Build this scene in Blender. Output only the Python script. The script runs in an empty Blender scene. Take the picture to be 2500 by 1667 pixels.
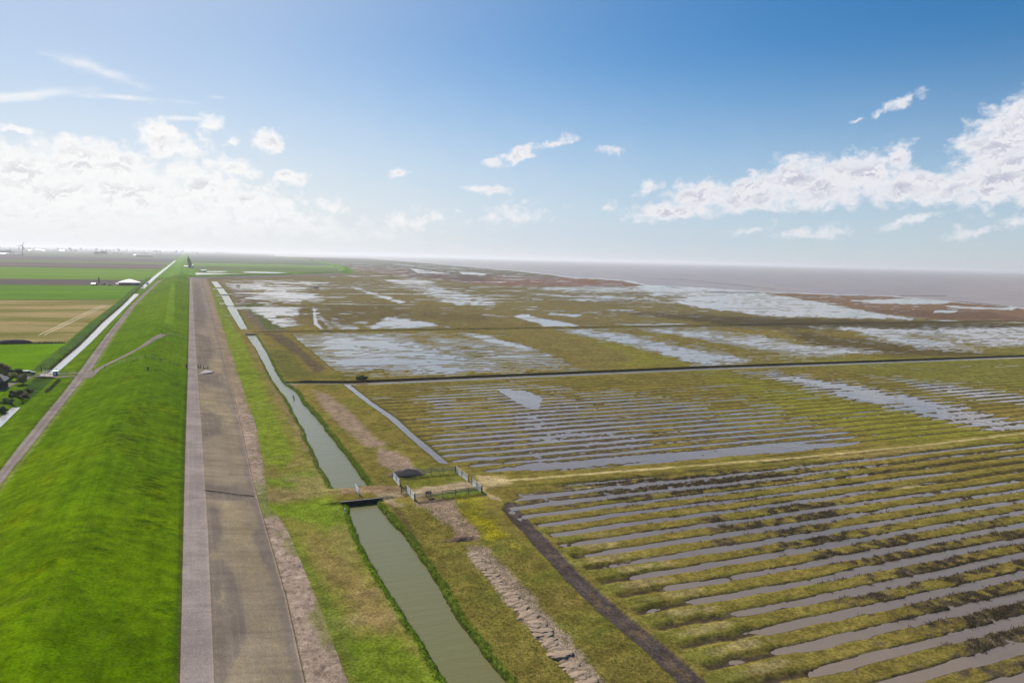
import bpy, bmesh, math, random
import numpy as np
from mathutils import Vector, Matrix
random.seed(7)
scene = bpy.context.scene
COL = scene.collection
# ------------------------------------------------------------------ surveying: photo pixel -> real ground point
F, CX, CY, H = 1837.0, 1250.0, 833.5, 45.0
def ray(u, v): return np.array([u-CX, v-CY, F], float)
hz = lambda u: 600+0.0248*u
n_ = np.cross(ray(0, hz(0)), ray(2500, hz(2500))); n_ /= np.linalg.norm(n_)
if n_[1] > 0: n_ = -n_
y_ = ray(460, hz(460)); y_ /= np.linalg.norm(y_)
x_ = np.cross(y_, n_); x_ /= np.linalg.norm(x_)
R = np.array([x_, y_, n_])
def at(u, v, z=0.0):
    d = R@ray(u, v); t = (z-H)/d[2]
    return d[0]*t, d[1]*t
def proj(x, y, z):
    cx = R[0, 0]*x+R[1, 0]*y+R[2, 0]*(z-H)
    cy = R[0, 1]*x+R[1, 1]*y+R[2, 1]*(z-H)
    cz = R[0, 2]*x+R[1, 2]*y+R[2, 2]*(z-H)
    return CX+F*cx/cz, CY+F*cy/cz
def azel(u, v):
    d = R@ray(u, v)
    return math.degrees(math.atan2(d[0], d[1])), math.degrees(math.asin(d[2]/np.linalg.norm(d)))
def lin(c):
    c = np.array(c, float)/255.0
    return np.where(c <= 0.04045, c/12.92, ((c+0.055)/1.055)**2.4)
# ------------------------------------------------------------------ noise
def _h(ix, iy, seed):
    h = (ix.astype(np.uint32)*np.uint32(374761393)+iy.astype(np.uint32)*np.uint32(668265263)+np.uint32(seed*1442695041 & 0xffffffff))
    h = (h ^ (h >> np.uint32(13)))*np.uint32(1274126177)
    h = h ^ (h >> np.uint32(16))
    return (h & np.uint32(0xffffff)).astype(np.float32)/np.float32(0xffffff)
def vn(x, y, seed=0):
    x = np.asarray(x, np.float64); y = np.asarray(y, np.float64)
    fx = np.floor(x); fy = np.floor(y)
    ix = fx.astype(np.int64); iy = fy.astype(np.int64)
    u = (x-fx).astype(np.float32); v = (y-fy).astype(np.float32)
    u = u*u*(3-2*u); v = v*v*(3-2*v)
    a = _h(ix, iy, seed); b = _h(ix+1, iy, seed); c = _h(ix, iy+1, seed); d = _h(ix+1, iy+1, seed)
    return (a+(b-a)*u)*(1-v)+(c+(d-c)*u)*v*1.0-0.5
def fbm(x, y, seed=0, o=4):
    r = 0; a = 1.0; t = 0
    for k in range(o):
        r = r+a*vn(x*2**k+k*17.3, y*2**k-k*9.1, seed+k*13); t += a; a *= 0.55
    return r/t*1.6
def sst(a, b, x):
    t = np.clip((x-a)/(b-a), 0, 1); return t*t*(3-2*t)
def mix(a, b, t):
    return a+(b-a)*t
# ------------------------------------------------------------------ tags and meshes
def tag(o, label=None, cat=None, group=None, kind=None):
    if label: o['label'] = label
    if cat: o['category'] = cat
    if group: o['group'] = group
    if kind: o['kind'] = kind
    return o
def empty(name, loc=(0, 0, 0), rz=0.0):
    o = bpy.data.objects.new(name, None); COL.objects.link(o)
    o.location = loc; o.rotation_euler = (0, 0, rz); o.empty_display_size = 0.2
    return o
def link_mesh(name, me, mat, parent=None):
    o = bpy.data.objects.new(name, me); COL.objects.link(o)
    if mat is not None: me.materials.append(mat)
    if parent is not None: o.parent = parent
    return o
def grid(name, X, Y, Z, mat, col=None, mask=None, smooth=True, extra=None):
    nr, nc = X.shape
    idx = np.arange(nr*nc).reshape(nr, nc)
    q = np.stack([idx[:-1, :-1], idx[:-1, 1:], idx[1:, 1:], idx[1:, :-1]], -1).reshape(-1, 4)
    if mask is not None: q = q[mask.reshape(-1)]
    co = np.stack([X, Y, Z], -1).reshape(-1, 3).astype(np.float32)
    if mask is not None:
        used, inv = np.unique(q, return_inverse=True); co = co[used]; q = inv.reshape(-1, 4)
    me = bpy.data.meshes.new(name)
    me.vertices.add(len(co)); me.vertices.foreach_set('co', co.ravel())
    me.loops.add(q.size); me.loops.foreach_set('vertex_index', q.ravel().astype(np.int32))
    me.polygons.add(len(q)); me.polygons.foreach_set('loop_start', np.arange(0, q.size, 4, dtype=np.int32))
    try: me.polygons.foreach_set('loop_total', np.full(len(q), 4, np.int32))
    except Exception: pass
    me.update(calc_edges=True)
    me.polygons.foreach_set('use_smooth', np.full(len(q), smooth))
    if col is not None:
        c = col.reshape(-1, 3).astype(np.float32)
        if mask is not None: c = c[used]
        a = me.attributes.new('col', 'FLOAT_COLOR', 'POINT')
        a.data.foreach_set('color', np.concatenate([c, np.ones((len(c), 1), np.float32)], 1).ravel())
    o = link_mesh(name, me, mat)
    return o
class MB:
    """collects boxes, bars, tubes and loose faces; build() links them as one mesh"""
    def __init__(s): s.v = []; s.f = []
    def add(s, vs, fs):
        b = len(s.v); s.v += [tuple(p) for p in vs]; s.f += [tuple(i+b for i in f) for f in fs]
    def box(s, c, d, rz=0.0):
        x, y, z = d[0]/2, d[1]/2, d[2]/2; ca, sa = math.cos(rz), math.sin(rz)
        vs = [(c[0]+ca*i*x-sa*j*y, c[1]+sa*i*x+ca*j*y, c[2]+k*z) for i, j, k in
              ((-1, -1, -1), (1, -1, -1), (1, 1, -1), (-1, 1, -1), (-1, -1, 1), (1, -1, 1), (1, 1, 1), (-1, 1, 1))]
        s.add(vs, [(3, 2, 1, 0), (4, 5, 6, 7), (0, 1, 5, 4), (1, 2, 6, 5), (2, 3, 7, 6), (3, 0, 4, 7)])
    def tube(s, a, b, r0, r1=None, n=8):
        if r1 is None: r1 = r0
        a = Vector(a); b = Vector(b); d = (b-a).normalized()
        u = d.orthogonal().normalized(); w = d.cross(u)
        vs = []
        for p, r in ((a, r0), (b, r1)):
            for k in range(n):
                t = 2*math.pi*k/n; vs.append(p+u*math.cos(t)*r+w*math.sin(t)*r)
        fs = [(k, (k+1) % n, n+(k+1) % n, n+k) for k in range(n)]+[tuple(range(n-1, -1, -1)), tuple(range(n, 2*n))]
        s.add(vs, fs)
    def lathe(s, prof, c=(0, 0, 0), n=16):
        vs = []; fs = []
        for r, z in prof:
            for k in range(n):
                t = 2*math.pi*k/n; vs.append((c[0]+r*math.cos(t), c[1]+r*math.sin(t), c[2]+z))
        for i in range(len(prof)-1):
            for k in range(n):
                fs.append((i*n+k, i*n+(k+1) % n, (i+1)*n+(k+1) % n, (i+1)*n+k))
        fs.append(tuple(range(n-1, -1, -1))); fs.append(tuple((len(prof)-1)*n+k for k in range(n)))
        s.add(vs, fs)
    def build(s, name, mat, parent=None, smooth=False):
        me = bpy.data.meshes.new(name); me.from_pydata(s.v, [], s.f); me.update()
        if smooth: me.polygons.foreach_set('use_smooth', [True]*len(me.polygons))
        return link_mesh(name, me, mat, parent)
def copy_tree(o, parent=None):
    c = o.copy(); COL.objects.link(c); c.parent = parent
    for ch in list(o.children): copy_tree(ch, c)
    return c
# ------------------------------------------------------------------ materials
def mat_new(name):
    m = bpy.data.materials.new(name); m.use_nodes = True
    nt = m.node_tree; b = nt.nodes['Principled BSDF']
    return m, nt, b
def nd(nt, t, **kw):
    n = nt.nodes.new(t)
    for k, v in kw.items():
        if k.startswith('i_'): n.inputs[k[2:].replace('_', ' ')].default_value = v
        else: setattr(n, k, v)
    return n
def mth(nt, op, a, b=None, c=None, clamp=False):
    n = nt.nodes.new('ShaderNodeMath'); n.operation = op; n.use_clamp = clamp
    for i, v in enumerate((a, b, c)):
        if v is None: continue
        if isinstance(v, (int, float)): n.inputs[i].default_value = v
        else: nt.links.new(v, n.inputs[i])
    return n.outputs[0]
def noise_out(nt, scale, detail=4, rough=0.6, stretch=(1, 1, 1), vec=None):
    tc = nt.nodes.new('ShaderNodeTexCoord'); mp = nt.nodes.new('ShaderNodeMapping')
    mp.inputs['Scale'].default_value = stretch
    nt.links.new(vec if vec is not None else tc.outputs['Object'], mp.inputs['Vector'])
    n = nt.nodes.new('ShaderNodeTexNoise'); n.inputs['Scale'].default_value = scale
    n.inputs['Detail'].default_value = detail; n.inputs['Roughness'].default_value = rough
    nt.links.new(mp.outputs[0], n.inputs['Vector'])
    return n.outputs['Fac']
def mixrgb(nt, fac, a, b, blend='MIX'):
    n = nt.nodes.new('ShaderNodeMix'); n.data_type = 'RGBA'; n.blend_type = blend
    for i, v in ((0, fac), (6, a), (7, b)):
        if isinstance(v, (int, float)): n.inputs[i].default_value = v
        elif hasattr(v, 'links') or hasattr(v, 'is_linked'): nt.links.new(v, n.inputs[i])
        else: n.inputs[i].default_value = (*[float(k) for k in v[:3]], 1)
    return n.outputs[2]
def remap(nt, v, a, b, lo=0.0, hi=1.0):
    n = nt.nodes.new('ShaderNodeMapRange'); n.interpolation_type = 'SMOOTHSTEP'
    n.inputs[1].default_value = a; n.inputs[2].default_value = b; n.inputs[3].default_value = lo; n.inputs[4].default_value = hi
    nt.links.new(v, n.inputs[0]); return n.outputs[0]
def set_bump(nt, b, h, strength, dist):
    bp = nt.nodes.new('ShaderNodeBump'); bp.inputs['Strength'].default_value = strength; bp.inputs['Distance'].default_value = dist
    nt.links.new(h, bp.inputs['Height']); nt.links.new(bp.outputs[0], b.inputs['Normal'])
def ground_mat(name, sc=(3.0, 0.6), amt=(0.30, 0.25), bump=0.5, bdist=0.08, stretch=(1, 1, 1), rough=0.95):
    """surface whose own colour is the mesh's 'col', broken up by two sizes of mottling"""
    m, nt, b = mat_new(name)
    at_ = nt.nodes.new('ShaderNodeAttribute'); at_.attribute_name = 'col'
    f1 = noise_out(nt, sc[0], 8, 0.72, stretch); f2 = noise_out(nt, sc[1], 5, 0.65); f3 = noise_out(nt, 0.10, 5, 0.65)
    k1 = remap(nt, f1, 0.3, 0.7, 1-amt[0], 1+amt[0]); k2 = remap(nt, f2, 0.3, 0.7, 1-amt[1], 1+amt[1])
    k = mth(nt, 'MULTIPLY', mth(nt, 'MULTIPLY', k1, k2), remap(nt, f3, 0.3, 0.7, 0.84, 1.16))
    vm = nt.nodes.new('ShaderNodeVectorMath'); vm.operation = 'SCALE'
    nt.links.new(at_.outputs['Color'], vm.inputs[0]); nt.links.new(k, vm.inputs['Scale'])
    nt.links.new(vm.outputs[0], b.inputs['Base Color'])
    b.inputs['Roughness'].default_value = rough; b.inputs['Specular IOR Level'].default_value = 0.0
    if bump: set_bump(nt, b, f1, bump, bdist)
    return m
def plain(name, c, rough=0.7, metal=0.0, var=0.18, sc=6.0, bump=0.15, spec=0.4):
    m, nt, b = mat_new(name); c = lin(c)
    f = noise_out(nt, sc, 4, 0.6)
    nt.links.new(mixrgb(nt, f, c*(1-var), np.minimum(c*(1+var), 1)), b.inputs['Base Color'])
    b.inputs['Roughness'].default_value = rough; b.inputs['Metallic'].default_value = metal
    b.inputs['Specular IOR Level'].default_value = spec
    if bump: set_bump(nt, b, f, bump, 0.02)
    return m
def field_mat(name, ca, cb, stretch=(1, 1, 1), sc=0.02, rows=0.0):
    m, nt, b = mat_new(name)
    f = noise_out(nt, sc, 6, 0.62, stretch); f2 = noise_out(nt, 0.9, 3, 0.6)
    f = remap(nt, f, 0.34, 0.66)
    c = mixrgb(nt, f, lin(ca), lin(cb))
    k = remap(nt, f2, 0.3, 0.7, 0.82, 1.18)
    vm = nt.nodes.new('ShaderNodeVectorMath'); vm.operation = 'SCALE'
    nt.links.new(c, vm.inputs[0]); nt.links.new(k, vm.inputs['Scale']); nt.links.new(vm.outputs[0], b.inputs['Base Color'])
    b.inputs['Roughness'].default_value = 0.95; b.inputs['Specular IOR Level'].default_value = 0.0
    set_bump(nt, b, f2, 0.3, 0.05)
    return m
def water_mat(name, c, rough, wave, wscale=1.0, amp=0.06, stretch=(0.35, 1, 1), c2=None, ior=1.333):
    m, nt, b = mat_new(name)
    b.inputs['Base Color'].default_value = (*lin(c), 1)
    if c2 is not None:
        f = remap(nt, noise_out(nt, 0.012, 4, 0.6, (1, 0.6, 1)), 0.38, 0.62)
        nt.links.new(mixrgb(nt, f, lin(c), lin(c2)), b.inputs['Base Color'])
    b.inputs['Roughness'].default_value = rough; b.inputs['IOR'].default_value = ior
    f1 = noise_out(nt, wscale, 3, 0.55, stretch); f2 = noise_out(nt, wscale*0.22, 2, 0.5, stretch)
    h = mth(nt, 'ADD', f1, mth(nt, 'MULTIPLY', f2, 1.5))
    set_bump(nt, b, h, wave, amp)
    return m
# ------------------------------------------------------------------ plan of the place, in metres
def curve(pts, lo=None, hi=None):
    p = sorted(((y, x) for x, y in pts))
    ys = np.array([a for a, _ in p]); xs = np.array([b for _, b in p])
    return lambda y: np.interp(y, ys, xs)
c_asphL = curve([(-1.7, 36), (-1.6, 105), (-1.5, 172), (-1.0, 295), (0.6, 1095), (0.9, 1330)])
c_asphM = curve([(1.3, 36), (1.5, 77), (1.9, 121), (2.0, 189), (2.0, 297), (2.4, 582), (4, 1330)])
c_revR = curve([(10.0, 36), (10.2, 76), (10.7, 97), (10.6, 123), (10.6, 152), (11.3, 196), (12.7, 303), (15.4, 598), (17.8, 1011), (20, 1330)])
c_toeR = curve([(13.7, 36), (13.9, 75), (13.9, 96), (13.3, 123), (11.6, 137), (12.5, 150), (14.6, 196), (15.5, 304), (18.6, 602), (24, 1020), (26, 1330)])
c_chL = curve([(24.3, 36), (24.4, 72), (24.2, 84), (23.8, 102), (24.2, 118), (25.4, 131), (24.9, 142), (24.6, 159), (26.1, 194), (27, 238), (26.3, 269), (26.9, 304), (28.3, 371), (27.9, 433), (27.1, 474), (27.6, 606), (30, 836), (30.4, 1010), (30, 1330)])
c_chR = curve([(29.4, 36), (30, 70), (29.9, 84), (30.5, 96), (30.9, 114), (30.6, 131), (31.3, 142), (31.4, 160), (31.5, 203), (30.8, 230), (31.3, 247), (29.3, 269), (29.3, 288), (31.5, 355), (32.7, 433), (31, 470), (33.4, 606), (37, 836), (38, 1010), (38, 1330)])
c_roadL = curve([(-34.6, 36), (-34.6, 170), (-35.1, 202), (-35.5, 254), (-36.2, 294), (-39.0, 424), (-42.0, 655), (-41.5, 900), (-40, 1180), (-38, 1350), (-37, 2000), (-36, 9000)])
c_roadR = curve([(-32, 36), (-32.6, 170), (-32.6, 202), (-32.9, 253), (-32.9, 303), (-35.5, 424), (-39.0, 655), (-38.2, 900), (-36.5, 1180), (-35.2, 1350), (-34.5, 2000), (-33.5, 9000)])
c_dL = curve([(-46.7, 36), (-46.7, 233), (-46.3, 252), (-47.5, 317), (-47.6, 345), (-47.4, 402), (-49.3, 525), (-49.6, 678), (-53, 950), (-55, 1400), (-55, 9000)])
c_dR = curve([(-44.3, 36), (-44.3, 220), (-44.5, 251), (-44.7, 313), (-44.4, 336), (-44.2, 409), (-45.0, 516), (-46.0, 693), (-47.6, 961), (-49, 1400), (-49, 9000)])
c_xd = curve([(20, 1310), (180, 1500), (353, 1782), (520, 2700), (672, 4170), (900, 9000)])   # seaward toe of the cross dike

def poly_sd(U, V, poly):
    """signed distance (positive inside) to a polygon"""
    P = np.array(poly, float); d = np.full(U.shape, 1e18); ins = np.zeros(U.shape, bool)
    for i in range(len(P)):
        ax, ay = P[i-1]; bx, by = P[i]
        ex, ey = bx-ax, by-ay; wx, wy = U-ax, V-ay
        t = np.clip((wx*ex+wy*ey)/(ex*ex+ey*ey+1e-9), 0, 1)
        d = np.minimum(d, (wx-ex*t)**2+(wy-ey*t)**2)
        c = ((ay <= V) & (by > V)) | ((by <= V) & (ay > V))
        xx = ax+(V-ay)/np.where(abs(ey) < 1e-9, 1e-9, ey)*ex
        ins ^= c & (U < xx)
    return np.where(ins, 1, -1)*np.sqrt(d)
def region(U, V, poly, soft, wob=None):
    P = np.array(poly, float); m = soft*3+40
    sel = (U > P[:, 0].min()-m) & (U < P[:, 0].max()+m) & (V > P[:, 1].min()-m) & (V < P[:, 1].max()+m)
    r = np.zeros(U.shape, np.float32)
    if sel.any():
        sd = poly_sd(U[sel], V[sel], poly)
        if wob is not None: sd = sd+wob[sel]*soft
        r[sel] = sst(-soft, soft, sd)
    return r
def line_d(X, Y, pts):
    d = np.full(X.shape, 1e18)
    for (ax, ay), (bx, by) in zip(pts[:-1], pts[1:]):
        ex, ey = bx-ax, by-ay
        t = np.clip(((X-ax)*ex+(Y-ay)*ey)/(ex*ex+ey*ey), 0, 1)
        d = np.minimum(d, (X-ax-ex*t)**2+(Y-ay-ey*t)**2)
    return np.sqrt(d)

SKY_STR, SKY_SAT, SKY_DUST, SKY_OZ, CLOUD_STR, SUN_STR, EXPO, HAZE = 0.060, 1.32, 0.05, 4.0, 0.63, 4.6, 0.60, 8.5e-5
# ------------------------------------------------------------------ salt marsh seaward of the dike
Q = 1.0
def row_list(y0, y1, f=1.0):
    ys = [y0]
    while ys[-1] < y1:
        y = ys[-1]
        if y < 265: d = 0.36
        elif y < 460: d = 0.6+0.5*(y-265)/195
        elif y < 1300: d = y*0.0024
        else: d = y*0.010
        ys.append(y+d*f)
    return np.array(ys)
ys = row_list(36, 9000, 1/Q)
nc = int(940*Q)
s = np.linspace(0, 1, nc)**1.2
x0 = np.where(ys < 1310, c_toeR(ys), c_xd(ys)); x1 = 1.78*ys+34
X = x0[:, None]+(x1-x0)[:, None]*s[None, :]
Y = np.repeat(ys[:, None], nc, 1)
U, V = proj(X, Y, 0.0)
wobA = fbm(X*60/(Y+30), np.log(Y)*38, 3, 4)            # scale follows distance
streak = fbm(X/22, Y/1.7, 5, 3)*sst(900, 300, Y)+fbm(X/60, Y/7, 6, 3)*sst(300, 900, Y)
wob = wobA+0.9*streak
n1 = fbm(X/1.3, Y/1.3, 11, 3)*sst(420, 160, Y); n2 = fbm(X/9, Y/7, 12, 4); n3 = fbm(X/45, Y/30, 13, 4)
n4 = fbm(X/200, Y/90, 14, 4); n1f = fbm(X*90/(Y+30), np.log(Y)*110, 15, 3)
# --- how wet each patch lies (0 dry ... 1 flooded), traced from the photograph
W = np.full(X.shape, 0.20, np.float32)
W = mix(W, 0.13+0.22*n4, sst(430, 520, Y))
def wet(poly, soft, val):
    global W
    m = region(U, V, poly, soft, wob); W = mix(W, val, m)
F1 = [(1225, 1230), (1420, 1172), (1700, 1148), (2100, 1108), (2600, 1060), (3600, 1000), (3600, 1900), (1880, 1800), (1740, 1667), (1500, 1460), (1320, 1290)]
wet(F1, 14, 0.44)
wet([(1310, 1320), (1400, 1325), (1500, 1380), (1700, 1475), (1940, 1600), (2150, 1800), (1700, 1900), (1400, 1400)], 34, 0.17)
wet([(2150, 1105), (2600, 1060), (2600, 1180), (2350, 1215), (2150, 1165)], 40, 0.20)
wet([(1250, 1205), (1300, 1190), (1450, 1176), (1600, 1168), (1900, 1140), (2050, 1130), (1950, 1180), (1750, 1200), (1560, 1230), (1400, 1240), (1290, 1232)], 22, 0.60)
wet([(1700, 1250), (1950, 1200), (2060, 1220), (2050, 1330), (1850, 1350), (1700, 1310)], 30, 0.54)
wet([(2000, 1330), (2300, 1270), (2600, 1230), (2600, 1540), (2300, 1560), (2000, 1440)], 50, 0.55)
wet([(2250, 1480), (2600, 1400), (2700, 1667), (2350, 1667)], 50, 0.56)
F2 = [(858, 945), (1000, 935), (1700, 905), (2600, 872), (2900, 900), (2600, 1052), (2100, 1098), (1500, 1152), (1240, 1162), (1085, 1135), (1000, 1050)]
wet(F2, 8, 0.21)
wet([(1020, 958), (1240, 945), (1420, 950), (1600, 972), (1750, 1000), (1950, 1015), (2060, 1050), (2090, 1085), (1900, 1105), (1500, 1140), (1300, 1150), (1200, 1150), (1130, 1125), (1090, 1100), (1070, 1060)], 30, 0.42)
wet([(1240, 965), (1330, 965), (1360, 1000), (1460, 1020), (1560, 1050), (1600, 1090), (1400, 1125), (1300, 1110), (1290, 1060), (1240, 1000)], 22, 0.50)
wet([(1215, 953), (1235, 951), (1268, 954), (1300, 962), (1322, 974), (1314, 998), (1285, 992), (1262, 980), (1240, 964)], 4, 0.95)
wet([(1215, 1146), (1290, 1132), (1420, 1124), (1500, 1114), (1700, 1103), (1950, 1080), (2085, 1085), (2010, 1096), (1800, 1112), (1500, 1133), (1400, 1142), (1300, 1152)], 4, 0.62)
wet([(1790, 905), (1905, 911), (2050, 930), (2260, 975), (2500, 1030), (2700, 1070), (2700, 1110), (2380, 1045), (2200, 1003), (2050, 968), (1900, 928)], 10, 0.56)
wet([(2180, 920), (2500, 965), (2600, 985), (2500, 995), (2250, 950)], 8, 0.45)
F3 = [(690, 815), (1000, 810), (2600, 775), (2600, 862), (1700, 893), (960, 925), (760, 928), (720, 900)]
wet(F3, 4, 0.22)
wet([(655, 818), (720, 814), (900, 813), (960, 816), (1080, 852), (1165, 882), (1260, 905), (1200, 912), (1000, 914), (870, 914), (800, 904), (745, 880), (690, 850)], 18, 0.37)
wet([(790, 815), (930, 815), (1060, 850), (1150, 880), (1240, 904), (1000, 908), (850, 895), (800, 850)], 22, 0.47)
wet([(960, 812), (1130, 812), (1250, 840), (1400, 880), (1440, 900), (1270, 906), (1120, 862)], 12, 0.36)
wet([(1120, 812), (1180, 817), (1310, 850), (1350, 868), (1280, 858), (1180, 832)], 6, 0.46)
wet([(1170, 805), (1390, 806), (1690, 890), (1440, 906), (1370, 870)], 9, 0.10)
wet([(1355, 803), (1440, 802), (1560, 820), (1720, 855), (1830, 880), (1740, 891), (1690, 890), (1600, 860), (1470, 830)], 10, 0.47)
wet([(1560, 802), (1700, 805), (1850, 820), (1960, 838), (2080, 852), (2150, 862), (1960, 868), (1840, 850), (1700, 828)], 10, 0.44)
wet([(2080, 800), (2200, 812), (2350, 838), (2410, 862), (2250, 852), (2130, 826)], 10, 0.45)
wet([(1980, 798), (2150, 803), (2600, 798), (2600, 852), (2400, 842), (2200, 818)], 10, 0.43)
for p, sf, v in (
 ([(545, 689), (700, 687), (800, 690), (640, 697), (740, 703), (700, 710), (760, 718), (790, 732), (700, 740), (592, 730), (640, 716), (570, 705)], 6, 0.85),
 ([(575, 747), (660, 744), (735, 754), (725, 768), (675, 772), (740, 790), (690, 802), (660, 790), (640, 768)], 5, 0.85),
 ([(764, 750), (770, 757), (776, 790), (790, 803), (780, 803), (766, 790)], 2, 0.98),
 ([(768, 757), (790, 775), (815, 803), (800, 803), (780, 780)], 3, 0.5),
 ([(900, 796), (945, 773), (990, 776), (1095, 796), (1040, 799), (990, 798), (930, 799), (800, 803), (860, 795)], 4, 0.90),
 ([(800, 785), (900, 780), (900, 800), (830, 802)], 6, 0.5),
 ([(858, 700), (880, 706), (960, 728), (1000, 742), (975, 740), (900, 716)], 2, 0.9),
 ([(940, 684), (1060, 690), (1100, 712), (1215, 735), (1190, 750), (1080, 735), (1000, 703)], 6, 0.62),
 ([(1085, 735), (1150, 737), (1215, 741), (1200, 749), (1120, 745)], 3, 0.95),
 ([(930, 660), (1020, 664), (1120, 670), (1100, 673), (1000, 671), (925, 664)], 2, 0.75),
 ([(940, 682), (1030, 683), (1060, 690), (960, 690)], 3, 0.8),
 ([(1255, 772), (1275, 768), (1330, 777), (1412, 796), (1330, 797)], 2.5, 0.97),
 ([(1330, 760), (1420, 768), (1415, 776), (1340, 768)], 2, 0.7),
 ([(1270, 700), (1573, 694), (1720, 705), (1720, 716), (1600, 720), (1400, 711)], 4, 0.78),
 ([(1300, 718), (1450, 722), (1700, 730), (1600, 735), (1400, 727)], 3, 0.68),
 ([(1490, 787), (1650, 790), (1730, 800), (1560, 802)], 3, 0.6),
 ([(1560, 700), (1700, 700), (1860, 713), (1983, 733), (2078, 752), (2180, 768), (2275, 779), (2060, 776), (1850, 770), (1760, 757), (1640, 738), (1690, 722), (1570, 712)], 3, 1.0),
 ([(2060, 803), (2300, 806), (2500, 800), (2500, 806), (2300, 812), (2100, 810)], 3, 0.8),
 ([(2270, 780), (2600, 786), (2600, 791), (2300, 784)], 1.5, 0.9)):
    wet(p, sf*1.8, 0.14+0.46*v if v < .93 else v*.62)
# --- spits of brown saltmarsh turf, and the open sea beyond them
SPIT1 = [(600, 640), (870, 640), (1138, 664), (1274, 668), (1410, 678), (1458, 681), (1510, 682), (1573, 696), (1530, 700), (1400, 700), (1274, 699), (1150, 692), (1000, 676), (900, 660)]
SPIT2 = [(1860, 713), (1983, 717), (2100, 720), (2174, 723), (2300, 735), (2461, 747), (2500, 752), (2900, 775), (2900, 800), (2500, 786), (2270, 779), (2174, 767), (2078, 752), (1983, 733)]
COAST = [(760, 628), (860, 625.5), (900, 631), (1020, 640), (1138, 650), (1210, 656), (1274, 662), (1350, 671), (1410, 679), (1458, 680), (1520, 685), (1573, 696), (1640, 699), (1700, 702), (1860, 713), (1983, 717), (2174, 723), (2300, 735), (2461, 748), (2500, 753), (2900, 776), (3600, 830), (3600, 560), (760, 560)]
W = mix(W, 0.16, region(U, V, SPIT1, 4, wobA)); W = mix(W, 0.14, region(U, V, SPIT2, 4, wobA))
for p, sf, v in (([(2080, 734), (2200, 730), (2330, 735), (2300, 742), (2150, 741)], 2.5, 0.75), ([(2280, 758), (2340, 758), (2330, 763), (2280, 763)], 2, 0.8), ([(2310, 747), (2480, 752), (2470, 757), (2330, 752)], 2, 0.7),
                 ([(1120, 664), (1190, 668), (1180, 672), (1130, 669)], 1.5, 0.8), ([(1000, 655), (1100, 668), (1020, 666)], 1.5, 0.6)): wet(p, sf, v)
sea = region(U, V, COAST, 1.8, wobA*0.8)
# --- relief
Yw = Y+0.62*vn(X/14, Y/40, 21)+0.36*vn(X/4, Y/9, 22)
ph = np.where(Y < 132, (121.0-Yw)/4.74, np.where(Y < 262, (Yw-198.2)/4.88, (Yw-300)/4.9))
tr = np.abs(ph-np.round(ph))*2                              # 0 in the furrow, 1 on the ridge
fk = np.round(ph); silt = fbm(X/24, fk*7.7, 23, 3); wv = 0.16*fbm(X/9, fk*3.3+np.sign(ph-fk)*1.7, 24, 3); ridge = mix(sst(0.20+wv, 0.52+wv, tr), sst(0.10+wv, 0.58+wv, tr), sst(125, 140, Y))
famp = np.where(Y < 132, .25, np.where(Y < 262, .15, .11))*sst(640, 450, Y)
in_f = np.maximum.reduce([region(U, V, F1, 2), region(U, V, F2, 2), region(U, V, F3, 2)*1.0])
in_f = np.where(Y > 440, 1.0, in_f)*sst(51.0, 53.0, X)
base = 0.19-0.66*W
h = base+in_f*famp*(ridge-0.12)+(1-in_f)*famp*0.75+0.075*n1*sst(330, 100, Y)+0.09*n2+0.05*n3+(0.05+0.10*(Y > 262))*streak*sst(240, 300, Y)+0.09*n1f*(Y > 262)
h = h+sst(430, 620, Y)*(0.40*streak+0.05+0.16*n2+0.17*n1f)
fore = sst(51.5, 50.0, X)*(Y < 440)
h = h+in_f*0.085*silt*(1-ridge)*sst(400, 200, Y); h = mix(h, 0.42+0.05*n1+0.06*n2, fore)
trk = line_d(X, Y, [(51.5, 137.6), (56, 136.6), (64, 135.9), (83, 135), (103, 133.4), (130, 131.6), (171, 131), (212, 132.2), (330, 133)])
trk_b = sst(7.0, 3.5, trk)*sst(52, 54, X); h = np.maximum(h, mix(-1, 0.34+0.06*n2+0.05*n1, trk_b))
pen = region(X, Y, [(35, 127), (54, 127), (54, 149), (35, 149)], 2.0); h = mix(h, 0.40+0.03*n1, pen)
# channel, its dams and the side ditches
en = 0.35*fbm(X/1.6, Y/1.6, 31, 3)*sst(500, 200, Y)+0.5*vn(X/5, Y/6, 32)
ci = np.minimum(X-c_chL(Y), c_chR(Y)-X)+en*0.95
dam = np.zeros(X.shape)
DAMS = ((132.6, 140.8, 0.72), (432, 464, 0.6), (832, 840, 0.5), (985, 1010, 0.4), (1200, 9000, 0.4))
for a, b, t in DAMS: dam = np.maximum(dam, sst(a-0.15, a+0.15, Y)*sst(b+0.9, b-0.9, Y))
ci = mix(ci, -9.0, dam)
h = mix(h, 0.72+0.05*n1, sst(132.45, 132.75, Y)*sst(142.2, 139.5, Y)*sst(20, 23, X)*sst(36, 33, X))
h = np.minimum(h, np.clip(-ci*0.9, -1.2, 3)+0.0)
yc = np.interp(X, [29, 40, 52, 65, 200, 403, 900, 2000], [268, 265, 261.3, 261.6, 262, 256, 250, 250])
md = (Y-yc)+0.4*en
h = np.minimum(h, mix(9, 0.06+0.03*n2, sst(-9, -4, md)*sst(0.5, -0.5, md)*sst(54, 58, X)))
h = mix(h, 0.62+0.1*n2, sst(0.9, 2.2, md)*sst(6.0, 3.6, md)*sst(33, 36, X))
cm = np.minimum(md+3.6, 1.0-md)-(X < 30)*9
h = np.minimum(h, np.clip(-cm*1.1, -0.9, 3))
def ditch(pts, hw, depth=0.8, en_k=0.35):
    global h
    d = hw-line_d(X, Y, pts)+en*en_k
    h = np.minimum(h, np.clip(-d*0.9, -depth, 3)); return d
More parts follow.
